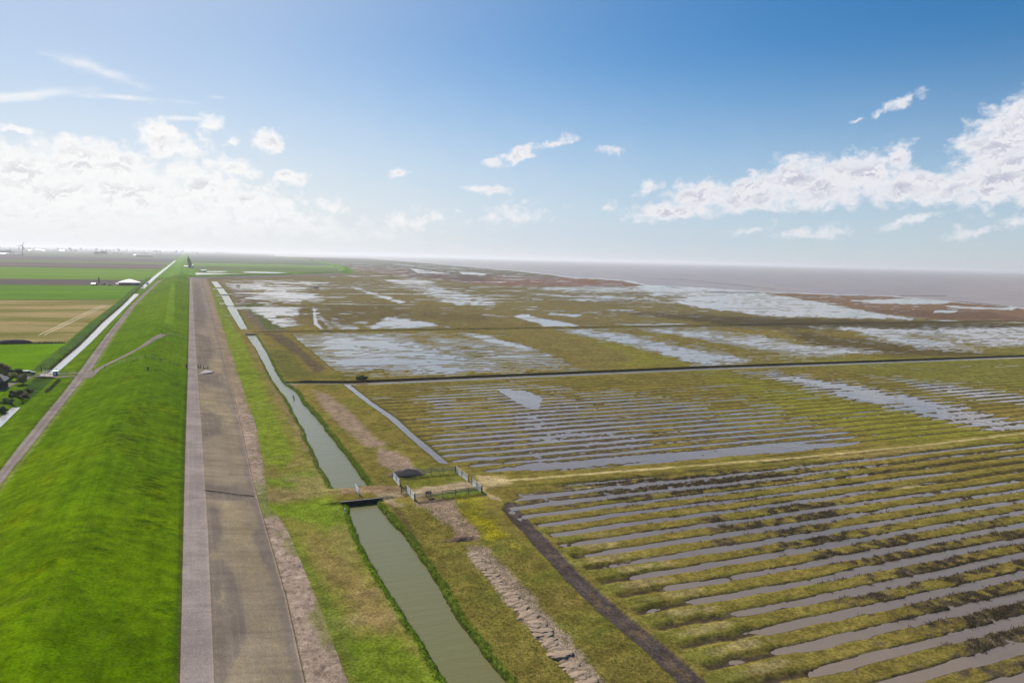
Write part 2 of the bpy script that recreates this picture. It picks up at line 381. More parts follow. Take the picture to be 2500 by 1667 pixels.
d_side = ditch([(49.6, 262), (50.1, 226), (51.2, 202), (50.7, 182), (50.6, 153.5)], 0.95)
ed = [(53.5, 122.4), (52.3, 120), (51.6, 113.5), (50.8, 105), (49.3, 89.5), (48.9, 78.5), (49.2, 70), (48.8, 61), (48.4, 36)]
d_edge = 1.35-line_d(X, Y, ed)+en*0.4
h = mix(h, np.minimum(h, 0.045+0.05*n1+0.04*n2-0.02*sst(90, 120, Y)), sst(-0.45, 0.1, d_edge))
bd = np.abs(Y-444.5)
h = mix(h, 0.75+0.1*n2, sst(3.2, 1.6, bd)*sst(30, 34, X)); h = np.minimum(h, np.where((Y < 441) & (Y > 438.6) & (X > 60), 0.05, 9))
h = mix(h, 0.5, sst(3, 1.5, np.abs(Y-662))*(X < 420)*0.8)
h = mix(h, -1.2, sea); h = np.where(Y > 4200, np.maximum(h, mix(0.4, -1.2, sea)), h)
toe = sst(3, 0, X-x0[:, None]); h = mix(h, 0.42, toe*(1-sea))
# --- own colour of the ground
ALB = 0.70
def L(*c): return lin(c)*ALB
def lay(C, m, c): return C+(np.asarray(c)-C)*m[..., None]
C = np.zeros(X.shape+(3,), np.float32)+L(132, 119, 58).astype(np.float32)
C = lay(C, sst(-0.3, 0.5, n3+0.4*n2), L(144, 126, 62)); C = lay(C, sst(0.05, 0.7, n2+0.3*n1)*0.6, L(112, 116, 50))
C = lay(C, sst(0.0, 0.6, n4+0.3*n2)*sst(280, 480, Y), L(118, 104, 66)); C = lay(C, sst(430, 520, Y)*.6, L(122, 110, 76))
def paint(poly, soft, c, k=1.0, w=None):
    global C
    C = lay(C, region(U, V, poly, soft, wob if w is None else w)*k, L(*c))
g1 = sst(-0.35, 0.45, n1+0.8*n2)
paint([(1180, 805), (1400, 806), (1690, 888), (1440, 904), (1380, 870)], 12, (138, 124, 72), .7)
paint([(1380, 803), (1480, 830), (1700, 890), (1500, 900), (1560, 880)], 12, (142, 140, 52), .7)
paint([(1700, 905), (1800, 915), (2400, 1040), (2500, 1080), (2200, 1090), (1900, 1000)], 22, (142, 142, 48), .6)
paint([(1900, 880), (2600, 850), (2600, 960), (2250, 930)], 15, (134, 136, 56), .55)
paint([(1500, 1050), (1700, 985), (1560, 965), (1350, 960)], 20, (120, 100, 66), .4)
paint([(690, 750), (930, 742), (1180, 752), (1200, 790), (1000, 775), (800, 800)], 10, (112, 98, 60), .8)
paint([(1540, 765), (1850, 775), (2600, 790), (2600, 812), (2250, 812), (1800, 800)], 7, (82, 72, 52), .9)
paint([(1900, 805), (2300, 850), (2500, 870), (2200, 872), (2000, 850)], 8, (92, 80, 54), .8)
paint([(900, 720), (1250, 735), (1500, 760), (1560, 790), (1300, 775), (1000, 760)], 10, (136, 122, 72), .6)
paint(SPIT1, 4, (128, 96, 82), .9); paint([(870, 640), (1138, 652), (1274, 664), (1410, 680), (1250, 676), (1000, 662)], 4, (104, 98, 84), .7)
paint([(1150, 690), (1250, 682), (1400, 676), (1573, 696), (1300, 700)], 4, (140, 98, 78), .6); paint([(1000, 660), (1200, 672), (1180, 688), (1000, 676)], 4, (96, 80, 76), .7)
paint(SPIT2, 4, (138, 108, 84), .95); paint([(2100, 755), (2400, 760), (2500, 780), (2300, 780), (2150, 765)], 5, (112, 86, 72), .7)
paint([(560, 690), (640, 735), (700, 812), (640, 812), (580, 745)], 4, (122, 104, 94), .7)
paint([(655, 740), (700, 800), (720, 806), (650, 806), (625, 770), (575, 748), (600, 740)], 3, (88, 108, 44), .7)
paint([(645, 815), (690, 815), (750, 868), (800, 905), (770, 916), (728, 872), (690, 845)], 6, (98, 84, 72), .8); paint([(640, 850), (700, 862), (760, 915), (900, 925), (700, 930)], 8, (98, 102, 50), .7)
# foreshore between the revetment and the channel
C = lay(C, sst(25, 23, X)*(Y < 1300), L(134, 130, 58)); fz = sst(26, 24, X)
C = lay(C, fz*sst(0.0, 0.5, n2+0.5*n3), L(150, 134, 84))
paint([(520, 690), (545, 740), (590, 830), (655, 980), (720, 1120), (690, 1150), (625, 1120), (596, 1000), (550, 850), (515, 740)], 9, (126, 146, 40), .75, wobA)
paint([(600, 1225), (680, 1240), (800, 1225), (850, 1240), (870, 1300), (800, 1300), (720, 1270), (640, 1260)], 12, (118, 144, 34), .75)
paint([(640, 1180), (760, 1150), (830, 1200), (760, 1215)], 10, (116, 146, 40), .6)
paint([(617, 1204), (640, 1202), (652, 1216), (628, 1222)], 4, (104, 150, 22), .95)
paint([(690, 1290), (760, 1380), (870, 1560), (900, 1667), (840, 1667), (760, 1450), (700, 1330)], 14, (112, 128, 46), .7)
paint([(760, 1310), (860, 1380), (960, 1500), (940, 1560), (850, 1480), (770, 1380)], 26, (158, 132, 84), .65)
paint([(860, 1570), (960, 1560), (1080, 1667), (1100, 1750), (860, 1750)], 20, (112, 136, 28), .7)
paint([(800, 1290), (850, 1270), (880, 1380), (830, 1400)], 14, (150, 136, 82), .5)
paint([(700, 1170), (800, 1165), (820, 1210), (740, 1215)], 10, (156, 132, 92), .6)
paint([(590, 790), (640, 830), (720, 990), (790, 1130), (770, 1150), (690, 1010), (620, 870)], 8, (142, 126, 84), .8)
paint([(556, 911), (660, 913), (660, 918), (556, 917)], 2, (104, 122, 40), .9)
# right bank: drift litter, tracks, yellow moss
bank = sst(30, 32, X)*sst(51, 48, X)*(Y < 262)
C = lay(C, bank*sst(-.2, .5, n2), L(126, 120, 54)); C = lay(C, bank*sst(0.2, .8, n1+.6*n2)*.7, L(104, 112, 46))
C = lay(C, bank*sst(0.1, .7, n1-.5*n2+.4*n3)*sst(120, 90, Y)*.8, L(158, 136, 82))
litter = (165, 140, 120)
paint([(762, 955), (800, 965), (850, 1005), (920, 1080), (945, 1090), (900, 1098), (830, 1040), (790, 1000)], 7, litter, .85)
paint([(690, 940), (722, 940), (725, 962), (705, 958)], 4, litter, .8)
paint([(925, 1100), (965, 1105), (1000, 1130), (1010, 1150), (950, 1150), (920, 1130)], 6, litter, .9)
paint([(1010, 1225), (1060, 1218), (1110, 1228), (1125, 1260), (1170, 1300), (1165, 1322), (1110, 1325), (1105, 1290), (1060, 1270), (1055, 1250), (1015, 1240)], 7, litter, .95)
paint([(1140, 1340), (1180, 1340), (1250, 1410), (1320, 1490), (1400, 1580), (1490, 1690), (1440, 1690), (1335, 1590), (1232, 1465), (1165, 1390)], 10, (172, 150, 132), .9)
paint([(1120, 1245), (1210, 1275), (1230, 1310), (1200, 1330), (1150, 1280)], 12, (168, 156, 30), .8)
paint([(1110, 1210), (1190, 1225), (1180, 1260), (1120, 1240)], 12, (156, 146, 44), .7)
paint([(1245, 1330), (1275, 1335), (1270, 1350), (1250, 1345)], 4, (172, 160, 60), .8)
paint([(955, 1225), (985, 1260), (1020, 1320), (1010, 1330), (975, 1270), (945, 1230)], 4, (104, 90, 62), .8)
paint([(905, 1210), (990, 1200), (1005, 1212), (960, 1225), (990, 1240), (960, 1240), (925, 1222)], 5, (170, 150, 118), .8)
paint([(830, 1198), (975, 1190), (985, 1205), (880, 1212), (830, 1212)], 4, (160, 132, 104), .8)
# pen floor and the trodden path
paint([(985, 1160), (1110, 1150), (1130, 1185), (1000, 1195)], 6, (114, 120, 44), .7); paint([(1000, 1200), (1150, 1178), (1160, 1192), (1100, 1205), (1010, 1222)], 5, (196, 172, 140), .8)
paint([(1060, 1210), (1160, 1197), (1190, 1207), (1060, 1224)], 4, (104, 124, 36), .8)
C = lay(C, sst(0.9, 0.4, trk+0.3*n1)*sst(51, 53, X), L(196, 176, 122)); C = lay(C, trk_b*0.5*sst(0.2, .9, n1+n2), L(150, 136, 58))
paint([(1160, 1160), (1230, 1168), (1250, 1185), (1190, 1195), (1185, 1205), (1225, 1225), (1200, 1222), (1175, 1200)], 6, (200, 178, 130), .8)
paint([(1950, 1118), (2250, 1088), (2350, 1095), (2100, 1125)], 8, (172, 150, 92), .55)
for q in range(14):
    k = 1+q; yy = 121-4.74*k+2.4; xx = 54+2.2*vn(np.array([q*3.3]), np.array([1.1]), 77)[0]*3
    d = ((X-xx-5)/5)**2+((Y-yy)/1.1)**2
    C = lay(C, sst(1.2, 0.2, d+1.6*n1)*0.5*sst(112, 95, Y), L(176, 158, 112)); C = lay(C, sst(1.2, .3, ((X-xx+.4)/3.2)**2+((Y-yy)/2.2)**2+.8*n2)*0.35*sst(125, 105, Y), L(100, 116, 44))
# dark wet fringe of scrub and mud along every waterline
scrub = sst(0.30, 0.75, fbm(X/1.1, Y/1.0, 41, 3)*1.0+0.85*sst(0.16, 0.0, np.abs(h-0.02))+0.35*n2-0.35*sst(0.25, .4, h))*sst(460, 300, Y)*in_f*sst(.24, .40, W)*sst(0.09, 0.0, h)*np.where(Y < 132, 1.0, 0.42)*(Y < 262)
scrub = scrub*mix(0.25, 1.0, sst(70, 120, X+0.2*Y))*.68
C = lay(C, sst(0.07, 0.0, h+0.03*n1)*(X > 20), L(104, 92, 72)); C = lay(C, scrub*0.95, L(58, 50, 42)); h = h+scrub*0.17*(h > -0.12)
C = lay(C, sst(.42, .12, tr+.3*n1)*in_f*sst(.40, .26, W)*(Y < 132)*.9, L(74, 64, 50)); C = lay(C, sst(.36, .1, tr)*in_f*(Y >= 132)*sst(480, 330, Y)*.65, L(88, 78, 46))  # furrow bottoms darkened: mud, with the shadow in the furrows painted in
pale = sst(.45, .8, streak+0.6*n2)*sst(0.12, 0.03, np.abs(h-0.04))*in_f; C = lay(C, pale*0.6*sst(300, 200, Y), L(188, 170, 128))
C = lay(C, sst(-0.4, 0.15, d_edge), L(88, 78, 74)); C = lay(C, sst(0.3, 0.9, n1+d_edge*0.4)*sst(-.2, .4, d_edge)*0.8, L(116, 98, 76))
# lush verge on the channel banks
vb = sst(-1.7, -0.5, ci)*sst(0.1, -0.1, ci)
C = lay(C, vb*(X < 28)*sst(170, 120, Y)*.9, L(96, 124, 26)); C = lay(C, vb*(X >= 28)*.85, L(92, 112, 32)); C = lay(C, sst(-.45, -.15, ci)*.7*(Y < 1200), L(66, 68, 36))
C = lay(C, sst(-0.6, 0.2, -np.abs(md-2.0)+1.0)*sst(33, 36, X)*.9, L(62, 58, 40)); C = lay(C, sst(.8, .2, np.abs(bd-1.2))*sst(30, 34, X)*(Y < 445)*.9, L(66, 60, 44))  # near faces of ditch bank and bund painted dark for their shade
C = lay(C, sst(-1.2, -.2, d_side)*.7, L(80, 84, 40))
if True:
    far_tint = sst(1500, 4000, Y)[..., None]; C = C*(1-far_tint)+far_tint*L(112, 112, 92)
land = (sea[:-1, :-1] < 0.99)
M_marsh = ground_mat('marsh turf and mud', (2.6, 0.5), (0.50, 0.28), 0.7, 0.10)
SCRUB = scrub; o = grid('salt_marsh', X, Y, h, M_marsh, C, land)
tag(o, 'flat olive and ochre salt marsh cut by straight parallel furrows', 'marsh', kind='structure')
XN, YN, HN, CI = X, Y, h, ci
# ------------------------------------------------------------------ standing water
yw = np.concatenate([np.arange(36, 300, 6.0), np.geomspace(300, 9000, 150)]); sw = np.linspace(0, 1, 260)
xa = np.where(yw < 1310, 40.0, c_xd(yw)+2); XW = xa[:, None]+(1.78*yw+34-xa)[:, None]*sw; YW = np.repeat(yw[:, None], 260, 1)
UW, VW = proj(XW, YW, 0.0)
seam = poly_sd(UW, VW, COAST) > 0
fc = seam[:-1, :-1]
M_flood = water_mat('shallow flood water', (132, 115, 94), 0.12, 0.9, 0.8, 0.09, (1, 0.5, 1), (118, 104, 88), 1.5)
o = grid('flood_water', XW, YW, np.zeros(XW.shape), M_flood, None, ~fc)
tag(o, 'shallow flood water standing in the furrows and on the low ground', 'water', kind='structure')
M_sea = water_mat('muddy tidal sea', (150, 131, 118), 0.36, 0.5, 0.12, 0.6, (0.4, 1, 1), (134, 118, 108))
ye = np.concatenate([yw, np.geomspace(9300, 60000, 30)]); xe = np.where(ye > 9000, 900*ye/9000, np.where(ye < 1310, 40.0, c_xd(ye)+2))
XE = xe[:, None]+(1.78*ye+34-xe)[:, None]*sw
YE = np.repeat(ye[:, None], 260, 1)
fs = np.concatenate([seam, np.ones((30, 260), bool)])[:-1, :-1]
o = grid('sea', XE, YE, np.zeros(XE.shape), M_sea, None, fs)
tag(o, 'muddy mauve grey tidal sea reaching to the horizon', 'sea', kind='structure')
yc_ = np.linspace(36, 1320, 300); XC = np.stack([c_chL(yc_)-5, 0*yc_+40.0], 1); YC = np.stack([yc_, yc_], 1)
M_chan = water_mat('channel water', (108, 104, 56), 0.20, 0.5, 2.4, 0.06, (0.3, 1.5, 1), None, 1.42)
o = grid('channel_water', XC, YC, np.zeros(XC.shape)+0.001, M_chan, None)
tag(o, 'greenish grey rippled water of the straight channel below the dike', 'water', kind='structure')
# ------------------------------------------------------------------ sea dike, roads and revetment
def stations(y):
    y = np.asarray(y, float)
    dL, dR, rL, rR, aL = c_dL(y), c_dR(y), c_roadL(y), c_roadR(y), c_asphL(y)
    k = sst(1400, 2200, y)
    cr = -15.0-1.5*k
    xs = [dL-6.5, dL-1.2, dL, (dL+dR)/2, dR, dR+1.0, rL-0.6, rL, rR, rR+0.7, cr-7, cr-3.2, cr-1.2, cr, cr+1.4, cr+3.6, aL]
    zs = [0.35, 0.45, -0.15, -0.9, -0.15, 0.42, 1.40, 1.46, 1.52, 1.55, 4.55, 5.80, 6.28, 6.38, 6.25, 5.60, 2.32]
    return xs, zs
def z_dike(x, y):
    xs, zs = stations(y); return float(np.interp(x, [float(a) for a in xs], zs))
def on_dike(u, v):
    z = 2.0
    for _ in range(40):
        x, y = at(u, v, z); z = z*0.5+0.5*z_dike(x, y)
    return x, y, z
def dike_grid(yv, xs, zs, sub):
    cx, cz = [], []
    for i in range(len(xs)-1):
        for k in range(sub[i]):
            t = k/sub[i]; cx.append(xs[i]*(1-t)+xs[i+1]*t); cz.append(zs[i]*(1-t)+zs[i+1]*t)
    cx.append(xs[-1]); cz.append(zs[-1]+0*cx[-1])
    Xg = np.stack([np.broadcast_to(c, yv.shape) for c in cx], 1); Zg = np.stack([np.broadcast_to(c, yv.shape) for c in cz], 1)
    return Xg, np.repeat(yv[:, None], Xg.shape[1], 1), Zg.copy()
def blur_rows(Z, n=2):
    for _ in range(n): Z[:, 1:-1] = 0.25*Z[:, :-2]+0.5*Z[:, 1:-1]+0.25*Z[:, 2:]
    return Z
yd = row_list(36, 1316, 1.0/Q)
xs, zs = stations(yd)
X, Y, Z = dike_grid(yd, xs, zs, [14, 5, 6, 6, 4, 10, 3, 8, 3, 26, 14, 8, 6, 6, 10, 40])
U, V = proj(X, Y, Z)
n1 = fbm(X/0.9, Y/1.1, 51, 3)*sst(520, 160, Y); n2 = fbm(X/6, Y/8, 52, 4); n3 = fbm(X/26, Y/40, 53, 4)
tus = sst(0.12, 0.55, fbm(X/1.5, Y/0.9, 54, 3)+0.6*n2)*sst(500, 200, Y)
wobA = fbm(X*60/(Y+30), np.log(Y)*38, 55, 4)
on_road = sst(1.0, 0.2, np.maximum(c_roadL(Y)-X, X-c_roadR(Y)))
Zb = blur_rows(Z.copy(), 3); Z = mix(Zb, Z, on_road)
reed = sst(-6.0, -4.6, X-c_dL(Y))*sst(0.3, -0.4, X-c_dL(Y))*sst(308, 318, Y)
reed2 = sst(-2.4, -1.4, X-c_dL(Y))*sst(1.9, 0.9, X-c_dR(Y))*sst(258, 262, Y)*sst(300, 296, Y)   # overgrown stretch below the bridge
Z = Z+(0.06*n1+0.05*n2+0.09*tus*sst(-30, -20, X))*(1-on_road)
Z = Z+reed*(0.55+0.55*fbm(X/1.3, Y/1.3, 57, 3)); Z = mix(Z, 0.35+0.5*fbm(X/1.3, Y/1.5, 58, 3), reed2)
C = np.zeros(X.shape+(3,), np.float32)+L(100, 124, 0).astype(np.float32)
C = lay(C, sst(-0.3, 0.5, n3+.5*n2), L(118, 138, 0)); C = lay(C, sst(0.0, 0.7, n1+.5*n2)*.6, L(88, 110, 0))
C = lay(C, tus*sst(-24, -14, X)*.85, L(56, 88, 0)); C = lay(C, sst(-0.5, -0.1, tus*0-n2+n1*.3)*0.35, L(84, 128, 14))
mow = fbm(X/.55, Y/45, 63, 3); C = lay(C, sst(.05, .5, mow)*.30*sst(-34, -31, X), L(112, 140, 18)); C = lay(C, sst(.1, .5, -mow)*.28, L(62, 96, 0)); wpt = sst(.30, .62, fbm(X/2.2, Y/4.5, 64, 4)); C = lay(C, wpt*.28, L(134, 142, 46))
C = lay(C, sst(-34, -38, X)*sst(-.2, .5, n2+n3)*.6, L(126, 146, 36))
C = lay(C, sst(1.0, 0.3, c_asphL(Y)-X+0.3*n1)*.7, L(66, 92, 24)); C = lay(C, sst(0.35, 0.1, c_asphL(Y)-X)*.8, L(110, 92, 62))
C = lay(C, sst(1.0, .2, np.abs(X-(c_roadR(Y)+0.5))+.4*n1)*.5, L(150, 150, 84)); C = lay(C, sst(.9, .2, np.abs(X-(c_roadL(Y)-0.5))+.4*n1)*.55, L(72, 92, 30))
C = lay(C, reed*sst(-.6, .1, n1+n2), L(84, 112, 52)); C = lay(C, reed*sst(.0, .5, n1)*.7, L(46, 74, 34)); C = lay(C, reed2*.9, L(62, 88, 40)); C = lay(C, reed2*sst(0, .5, n2+n1)*.8, L(92, 82, 62))
C = lay(C, sst(0.8, 0.1, np.abs(X-c_dL(Y)))*sst(308, 314, Y)*.8, L(70, 58, 40)); C = lay(C, sst(.9, .2, np.abs(X-c_dR(Y)-.4))*.5, L(74, 108, 24))
C = lay(C, region(U, V, [(400, 790), (424, 790), (428, 700), (420, 690)], 3, wobA)*.4, L(140, 176, 40))
pale = sst(.62, .75, fbm(X/3, Y/5, 59, 2))*sst(-33, -25, X)*sst(-12, -17, X); C = lay(C, pale*.35, L(150, 170, 60))
M_grass = ground_mat('dike grass', (3.2, 0.4), (0.50, 0.20), 0.6, 0.09, (1, 1.6, 1))
o = grid('dike', X, Y, Z, M_grass, C); tag(o, 'long straight sea dike of vivid green grass', 'dike', kind='structure')
# far stretch beyond the corner
yf = np.concatenate([np.arange(1316, 3000, 8.0), np.geomspace(3000, 12000, 60)])
xs, zs = stations(yf); xs = xs+[0*yf+12]; zs = zs+[0.35]
X, Y, Z = dike_grid(yf, xs, zs, [2, 2, 2, 2, 2, 3, 2, 2, 2, 6, 3, 2, 2, 2, 3, 6, 6])
C = np.zeros(X.shape+(3,), np.float32)+L(100, 146, 30).astype(np.float32); C = lay(C, sst(-.3, .4, fbm(X/8, Y/30, 61, 3)), L(124, 160, 52))
o = grid('dike', X, Y, Z+0.15*fbm(X/8, Y/12, 62, 3), M_grass, C); tag(o, 'far stretch of the grass dike beyond the corner', 'dike', kind='structure')
# sheets that lie on it
def strip(name, yv, xa, xb, zf, mat, n=10, dz=0.05, colf=None, zn=0.0):
    t = np.linspace(0, 1, n); Xs = xa[:, None]*(1-t)+xb[:, None]*t; Ys = np.repeat(yv[:, None], n, 1)
    Zs = zf(Xs, Ys, t[None, :]+0*Xs)+dz
    Cs = None if colf is None else colf(Xs, Ys, t[None, :]+0*Xs)
    return grid(name, Xs, Ys, Zs, mat, Cs)
M_asph = ground_mat('worn pale asphalt', (5.0, 0.22), (0.22, 0.10), 0.35, 0.02, (1, 0.6, 1), 0.85)
def col_road(X, Y, t):
    C = np.zeros(X.shape+(3,), np.float32)+L(160, 147, 138).astype(np.float32); n = fbm(X/2, Y/12, 71, 3)
    C = lay(C, sst(.18, .08, np.abs(t-.5)+.05*n)*.5, L(132, 118, 112)); C = lay(C, sst(.38, .5, np.abs(t-.5)+.05*n)*.8, L(150, 142, 112)); return lay(C, sst(0, .6, n)*.4, L(172, 156, 150))
yr = row_list(36, 1190, 1.3)
zr = lambda X, Y, t: 1.46+0.06*t+0.03*np.sin(math.pi*t)
def edge(y, s): return 0.18*vn(y/2.3, y*0+s, 72)+.12*vn(y/9, y*0+s, 73)
o = strip('road', yr, c_roadL(yr)+edge(yr, 1), c_roadR(yr)+edge(yr, 2), zr, M_asph, 14, 0.06, col_road)
tag(o, 'narrow pale asphalt lane along the landward foot of the dike', 'road', kind='structure')
def ribbon(name, pts, w, mat, colf=None, surf=None, step=1.0, dz=0.07, wig=0.15, na=8):
    P = [Vector((p[0], p[1], 0)) for p in pts]; out = []
    for a, b in zip(P[:-1], P[1:]):
        m = max(2, int((b-a).length/step))
        for k in range(m): out.append(a.lerp(b, k/m))
    out.append(P[-1]); n = len(out)
    for _ in range(6):
        out = [out[0]]+[(out[i-1]+out[i]*2+out[i+1])/4 for i in range(1, n-1)]+[out[-1]]
    t = np.linspace(-.5, .5, na); Xs = np.zeros((n, na)); Ys = np.zeros((n, na)); Zs = np.zeros((n, na))
    for i in range(n):
        d = (out[min(i+1, n-1)]-out[max(i-1, 0)]).normalized(); nx, ny = d.y, -d.x
        ww = (w(i/(n-1)) if callable(w) else w)+wig*vn(np.array([i*.4]), np.array([3.]), 74)[0]
        Xs[i] = out[i].x+nx*ww*t; Ys[i] = out[i].y+ny*ww*t
        Zs[i] = [surf(Xs[i, j], Ys[i, j]) for j in range(na)]
    return grid(name, Xs, Ys, Zs+dz, mat, None if colf is None else colf(Xs, Ys, t[None, :]+.5+0*Xs))
pr = [on_dike(*p) for p in ((212, 925), (236, 903), (262, 890), (300, 872), (350, 845), (385, 823), (398, 817))]
o = ribbon('ramp_road', pr, lambda t: 3.4-1.0*t, M_asph, col_road, z_dike, 0.7, 0.12, 0.2)
tag(o, 'narrow asphalt ramp slanting up the landward slope to the dike crest', 'ramp', kind='structure')
pr = [on_dike(*p) for p in ((400, 816), (425, 815))]+[(-2.5, 395.0, 0), (-1.2, 396.5, 0)]
o = ribbon('path', pr, 0.7, M_asph, col_road, z_dike, 1.0, 0.10, 0.3, 4); tag(o, 'faint worn path from the ramp over the crest to the asphalt', 'path', kind='structure')
# crossing from the lane over the ditch to the farmstead
def z_br(x, y):
    z = z_dike(x, y)
    return max(z, 0.62) if -49.5 < x < -42 else z
for nm, a, w, lb in (('track', [(-33.8, 296.5), (-39, 300.5), (-44, 303.6), (-50, 305), (-56, 304)], 1.9, 'gravel track from the lane over the ditch to the farmstead, further wheel strip'),
                     ('track', [(-33.6, 288), (-36, 291.5), (-40, 294.5), (-46, 298.6), (-51.5, 300.5), (-58, 300)], 2.2, 'gravel track from the lane over the ditch to the farmstead, nearer wheel strip'),
                     ('track', [(-50, 301), (-52.5, 294), (-54.2, 284), (-55.5, 270)], 2.4, 'sandy track curving through the grass beside the ditch')):
    o = ribbon(nm, a, w, M_asph, col_road, z_br, 0.6, 0.09, 0.5); tag(o, lb, 'track', kind='structure')
# service road and revetment
def col_srv(X, Y, t):
    C = np.zeros(X.shape+(3,), np.float32)+L(166, 152, 144).astype(np.float32); n = fbm(X/1.2, Y/16, 75, 4)
    C = lay(C, sst(-.1, .6, n)*.5, L(178, 164, 154)); C = lay(C, sst(.86, .97, t)*.6, L(184, 164, 146)); C = lay(C, sst(.06, .0, t)*.7, L(176, 158, 140)); C = lay(C, sst(.0, .5, fbm(X/.22, Y/60, 86, 2))*.30, L(186, 172, 160)); C = lay(C, sst(.0, .5, fbm(X/6, Y/.5, 87, 2))*.30, L(140, 126, 120)); return lay(C, sst(0.0, .6, fbm(X/4, Y/5, 76, 3))*.35, L(152, 139, 134))
ya = row_list(36, 1300, 1.3)
zs_ = lambda X, Y, t: 2.30-0.36*t
o = strip('service_road', ya, c_asphL(ya)+0.12*edge(ya, 3), c_asphM(ya), zs_, M_asph, 44, 0.03, col_srv)
tag(o, 'pale asphalt service road along the top edge of the revetment', 'road', kind='structure')
REV_D = [[(505, 1230), (535, 1240), (545, 1300), (528, 1342), (507, 1350)], [(508, 1362), (545, 1372), (592, 1440), (608, 1540), (572, 1610), (545, 1667), (540, 1740), (518, 1740)],
         [(480, 815), (512, 822), (527, 853), (504, 895), (480, 900)], [(489, 995), (508, 993), (540, 1023), (538, 1055), (504, 1070), (491, 1078)], [(478, 905), (540, 910), (550, 945), (484, 940)],
         [(496, 1180), (610, 1190), (620, 1225), (540, 1222), (498, 1215)], [(468, 690), (486, 690), (505, 760), (500, 800), (474, 800)], [(640, 1290), (690, 1400), (650, 1390), (610, 1300)]]
def col_rev(X, Y, t):
    U, V = proj(X, Y, 1.9-1.2*t); w = fbm(X/2.5, Y/7, 78, 4); n = fbm(X/.8, Y/2.4, 79, 3); n4 = fbm(X/3, Y/22, 80, 3)
    C = np.zeros(X.shape+(3,), np.float32)+L(156, 141, 118).astype(np.float32)
    C = lay(C, sst(-.2, .5, n4+.4*n), L(166, 149, 118)); C = lay(C, sst(300, 600, Y)*.6, L(160, 142, 134))
    for p in REV_D: C = lay(C, region(U, V, p, 9, w)*.85, L(130, 118, 108))
    C = lay(C, sst(.82, .93, t+.05*w)*.75, L(138, 124, 114)); C = lay(C, sst(.965, .99, t+.01*n), L(178, 156, 138)); C = lay(C, sst(.2, .7, n+.5*n4)*.35, L(186, 166, 130))
    C = lay(C, sst(.0, .5, fbm(X/.3, Y/40, 88, 2))*.25, L(176, 160, 136)); return lay(C, sst(.0, .5, fbm(X/9, Y/.5, 81, 2))*.34, L(122, 109, 98))
zr_ = lambda X, Y, t: 1.90-1.24*t-0.10*t*(1-t)
o = strip('revetment', ya, c_asphM(ya)+0.02, c_revR(ya), zr_, M_asph, 80, 0.03, col_rev)
tag(o, 'broad sloping stone and asphalt revetment stained in dark lenses', 'revetment', kind='structure')
def col_toe(X, Y, t):
    n = fbm(X/.5, Y/.6, 83, 3); n2 = fbm(X/3, Y/6, 84, 3)
    C = np.zeros(X.shape+(3,), np.float32)+L(180, 157, 138).astype(np.float32)
    C = lay(C, sst(0, .5, n), L(138, 117, 100)); C = lay(C, sst(.1, .6, -n)*.6, L(206, 184, 164)); C = lay(C, sst(0.05, .5, n2+(t-.6)*.8)*.8, L(132, 130, 70)); C = lay(C, sst(.07, .0, t), L(104, 98, 60))
    C = lay(C, sst(180, 300, Y)*.6, L(150, 132, 98)); return lay(C, sst(160, 132, Y)*sst(126, 132, Y)*.9, L(122, 132, 58))
M_toe = ground_mat('broken stone and litter', (5.0, 0.9), (0.45, 0.2), 0.9, 0.10)
zt_ = lambda X, Y, t: 0.66-0.22*t+0.10*fbm(X/.5, Y/.5, 85, 2)
o = strip('stone_verge', ya, c_revR(ya)+0.02, c_toeR(ya)+0.5+.5*edge(ya, 5), zt_, M_toe, 18, 0.04, col_toe)
tag(o, 'pinkish verge of broken stone and reed litter below the revetment', 'verge', kind='structure')
# cross dike with its own grey revetment
xp = [(1.0, 1286), (14, 1300), (60, 1352), (180, 1492), (353, 1776), (430, 2150), (520, 2700), (672, 4170), (900, 9000)]
pp = []
for a, b in zip(xp[:-1], xp[1:]):
    m = 24
    for k in range(m): pp.append((a[0]+(b[0]-a[0])*k/m, a[1]+(b[1]-a[1])*k/m))
pp = np.array(pp); tg = np.gradient(pp, axis=0); tg /= np.linalg.norm(tg, axis=1)[:, None]; nx, ny = -tg[:, 1], tg[:, 0]
off = np.array([0, 3, 6, 9, 11, 11.3, 15, 19, 22, 24, 27, 32, 38]); zz = np.array([0.3, .9, 1.7, 2.4, 2.8, 2.85, 4.2, 5.5, 6.0, 6.0, 5.2, 2.6, 0.2])
X = pp[:, :1]+nx[:, None]*off; Y = pp[:, 1:]+ny[:, None]*off; Z = np.repeat(zz[None, :], len(pp), 0)
C = np.zeros(X.shape+(3,), np.float32)+L(96, 136, 34).astype(np.float32)
C = lay(C, sst(-.2, .5, fbm(X/40, Y/60, 91, 3)), L(122, 158, 44)); gr = (off[None, :] < 11.1)*sst(1790, 1700, Y)
C = lay(C, gr, L(148, 132, 128)); C = lay(C, (np.abs(off-11)[None, :] < .2)*sst(1560, 1330, Y), L(176, 160, 156))
o = grid('cross_dike', X, Y, Z, M_grass, C); tag(o, 'low green dike branching off seaward with a grey stone foot', 'dike', kind='structure')
# landward ditch water
yv = np.concatenate([row_list(36, 1000, 8), np.geomspace(1003, 3500, 40)]); XX = np.stack([c_dL(yv)-1.0, c_dR(yv)+1.0], 1); YY = np.stack([yv, yv], 1)
M_dit = water_mat('ditch water', (140, 138, 134), 0.15, 0.4, 1.2, 0.05)
keep = ~(((yv[:-1] > 246) & (yv[:-1] < 300)) | ((yv[:-1] > 845) & (yv[:-1] < 960)))
o = grid('ditch_water', XX, YY, np.zeros(XX.shape)-0.12, M_dit, None, keep[:, None]); tag(o, 'glinting water of the narrow ditch beside the dike lane', 'water', kind='structure')
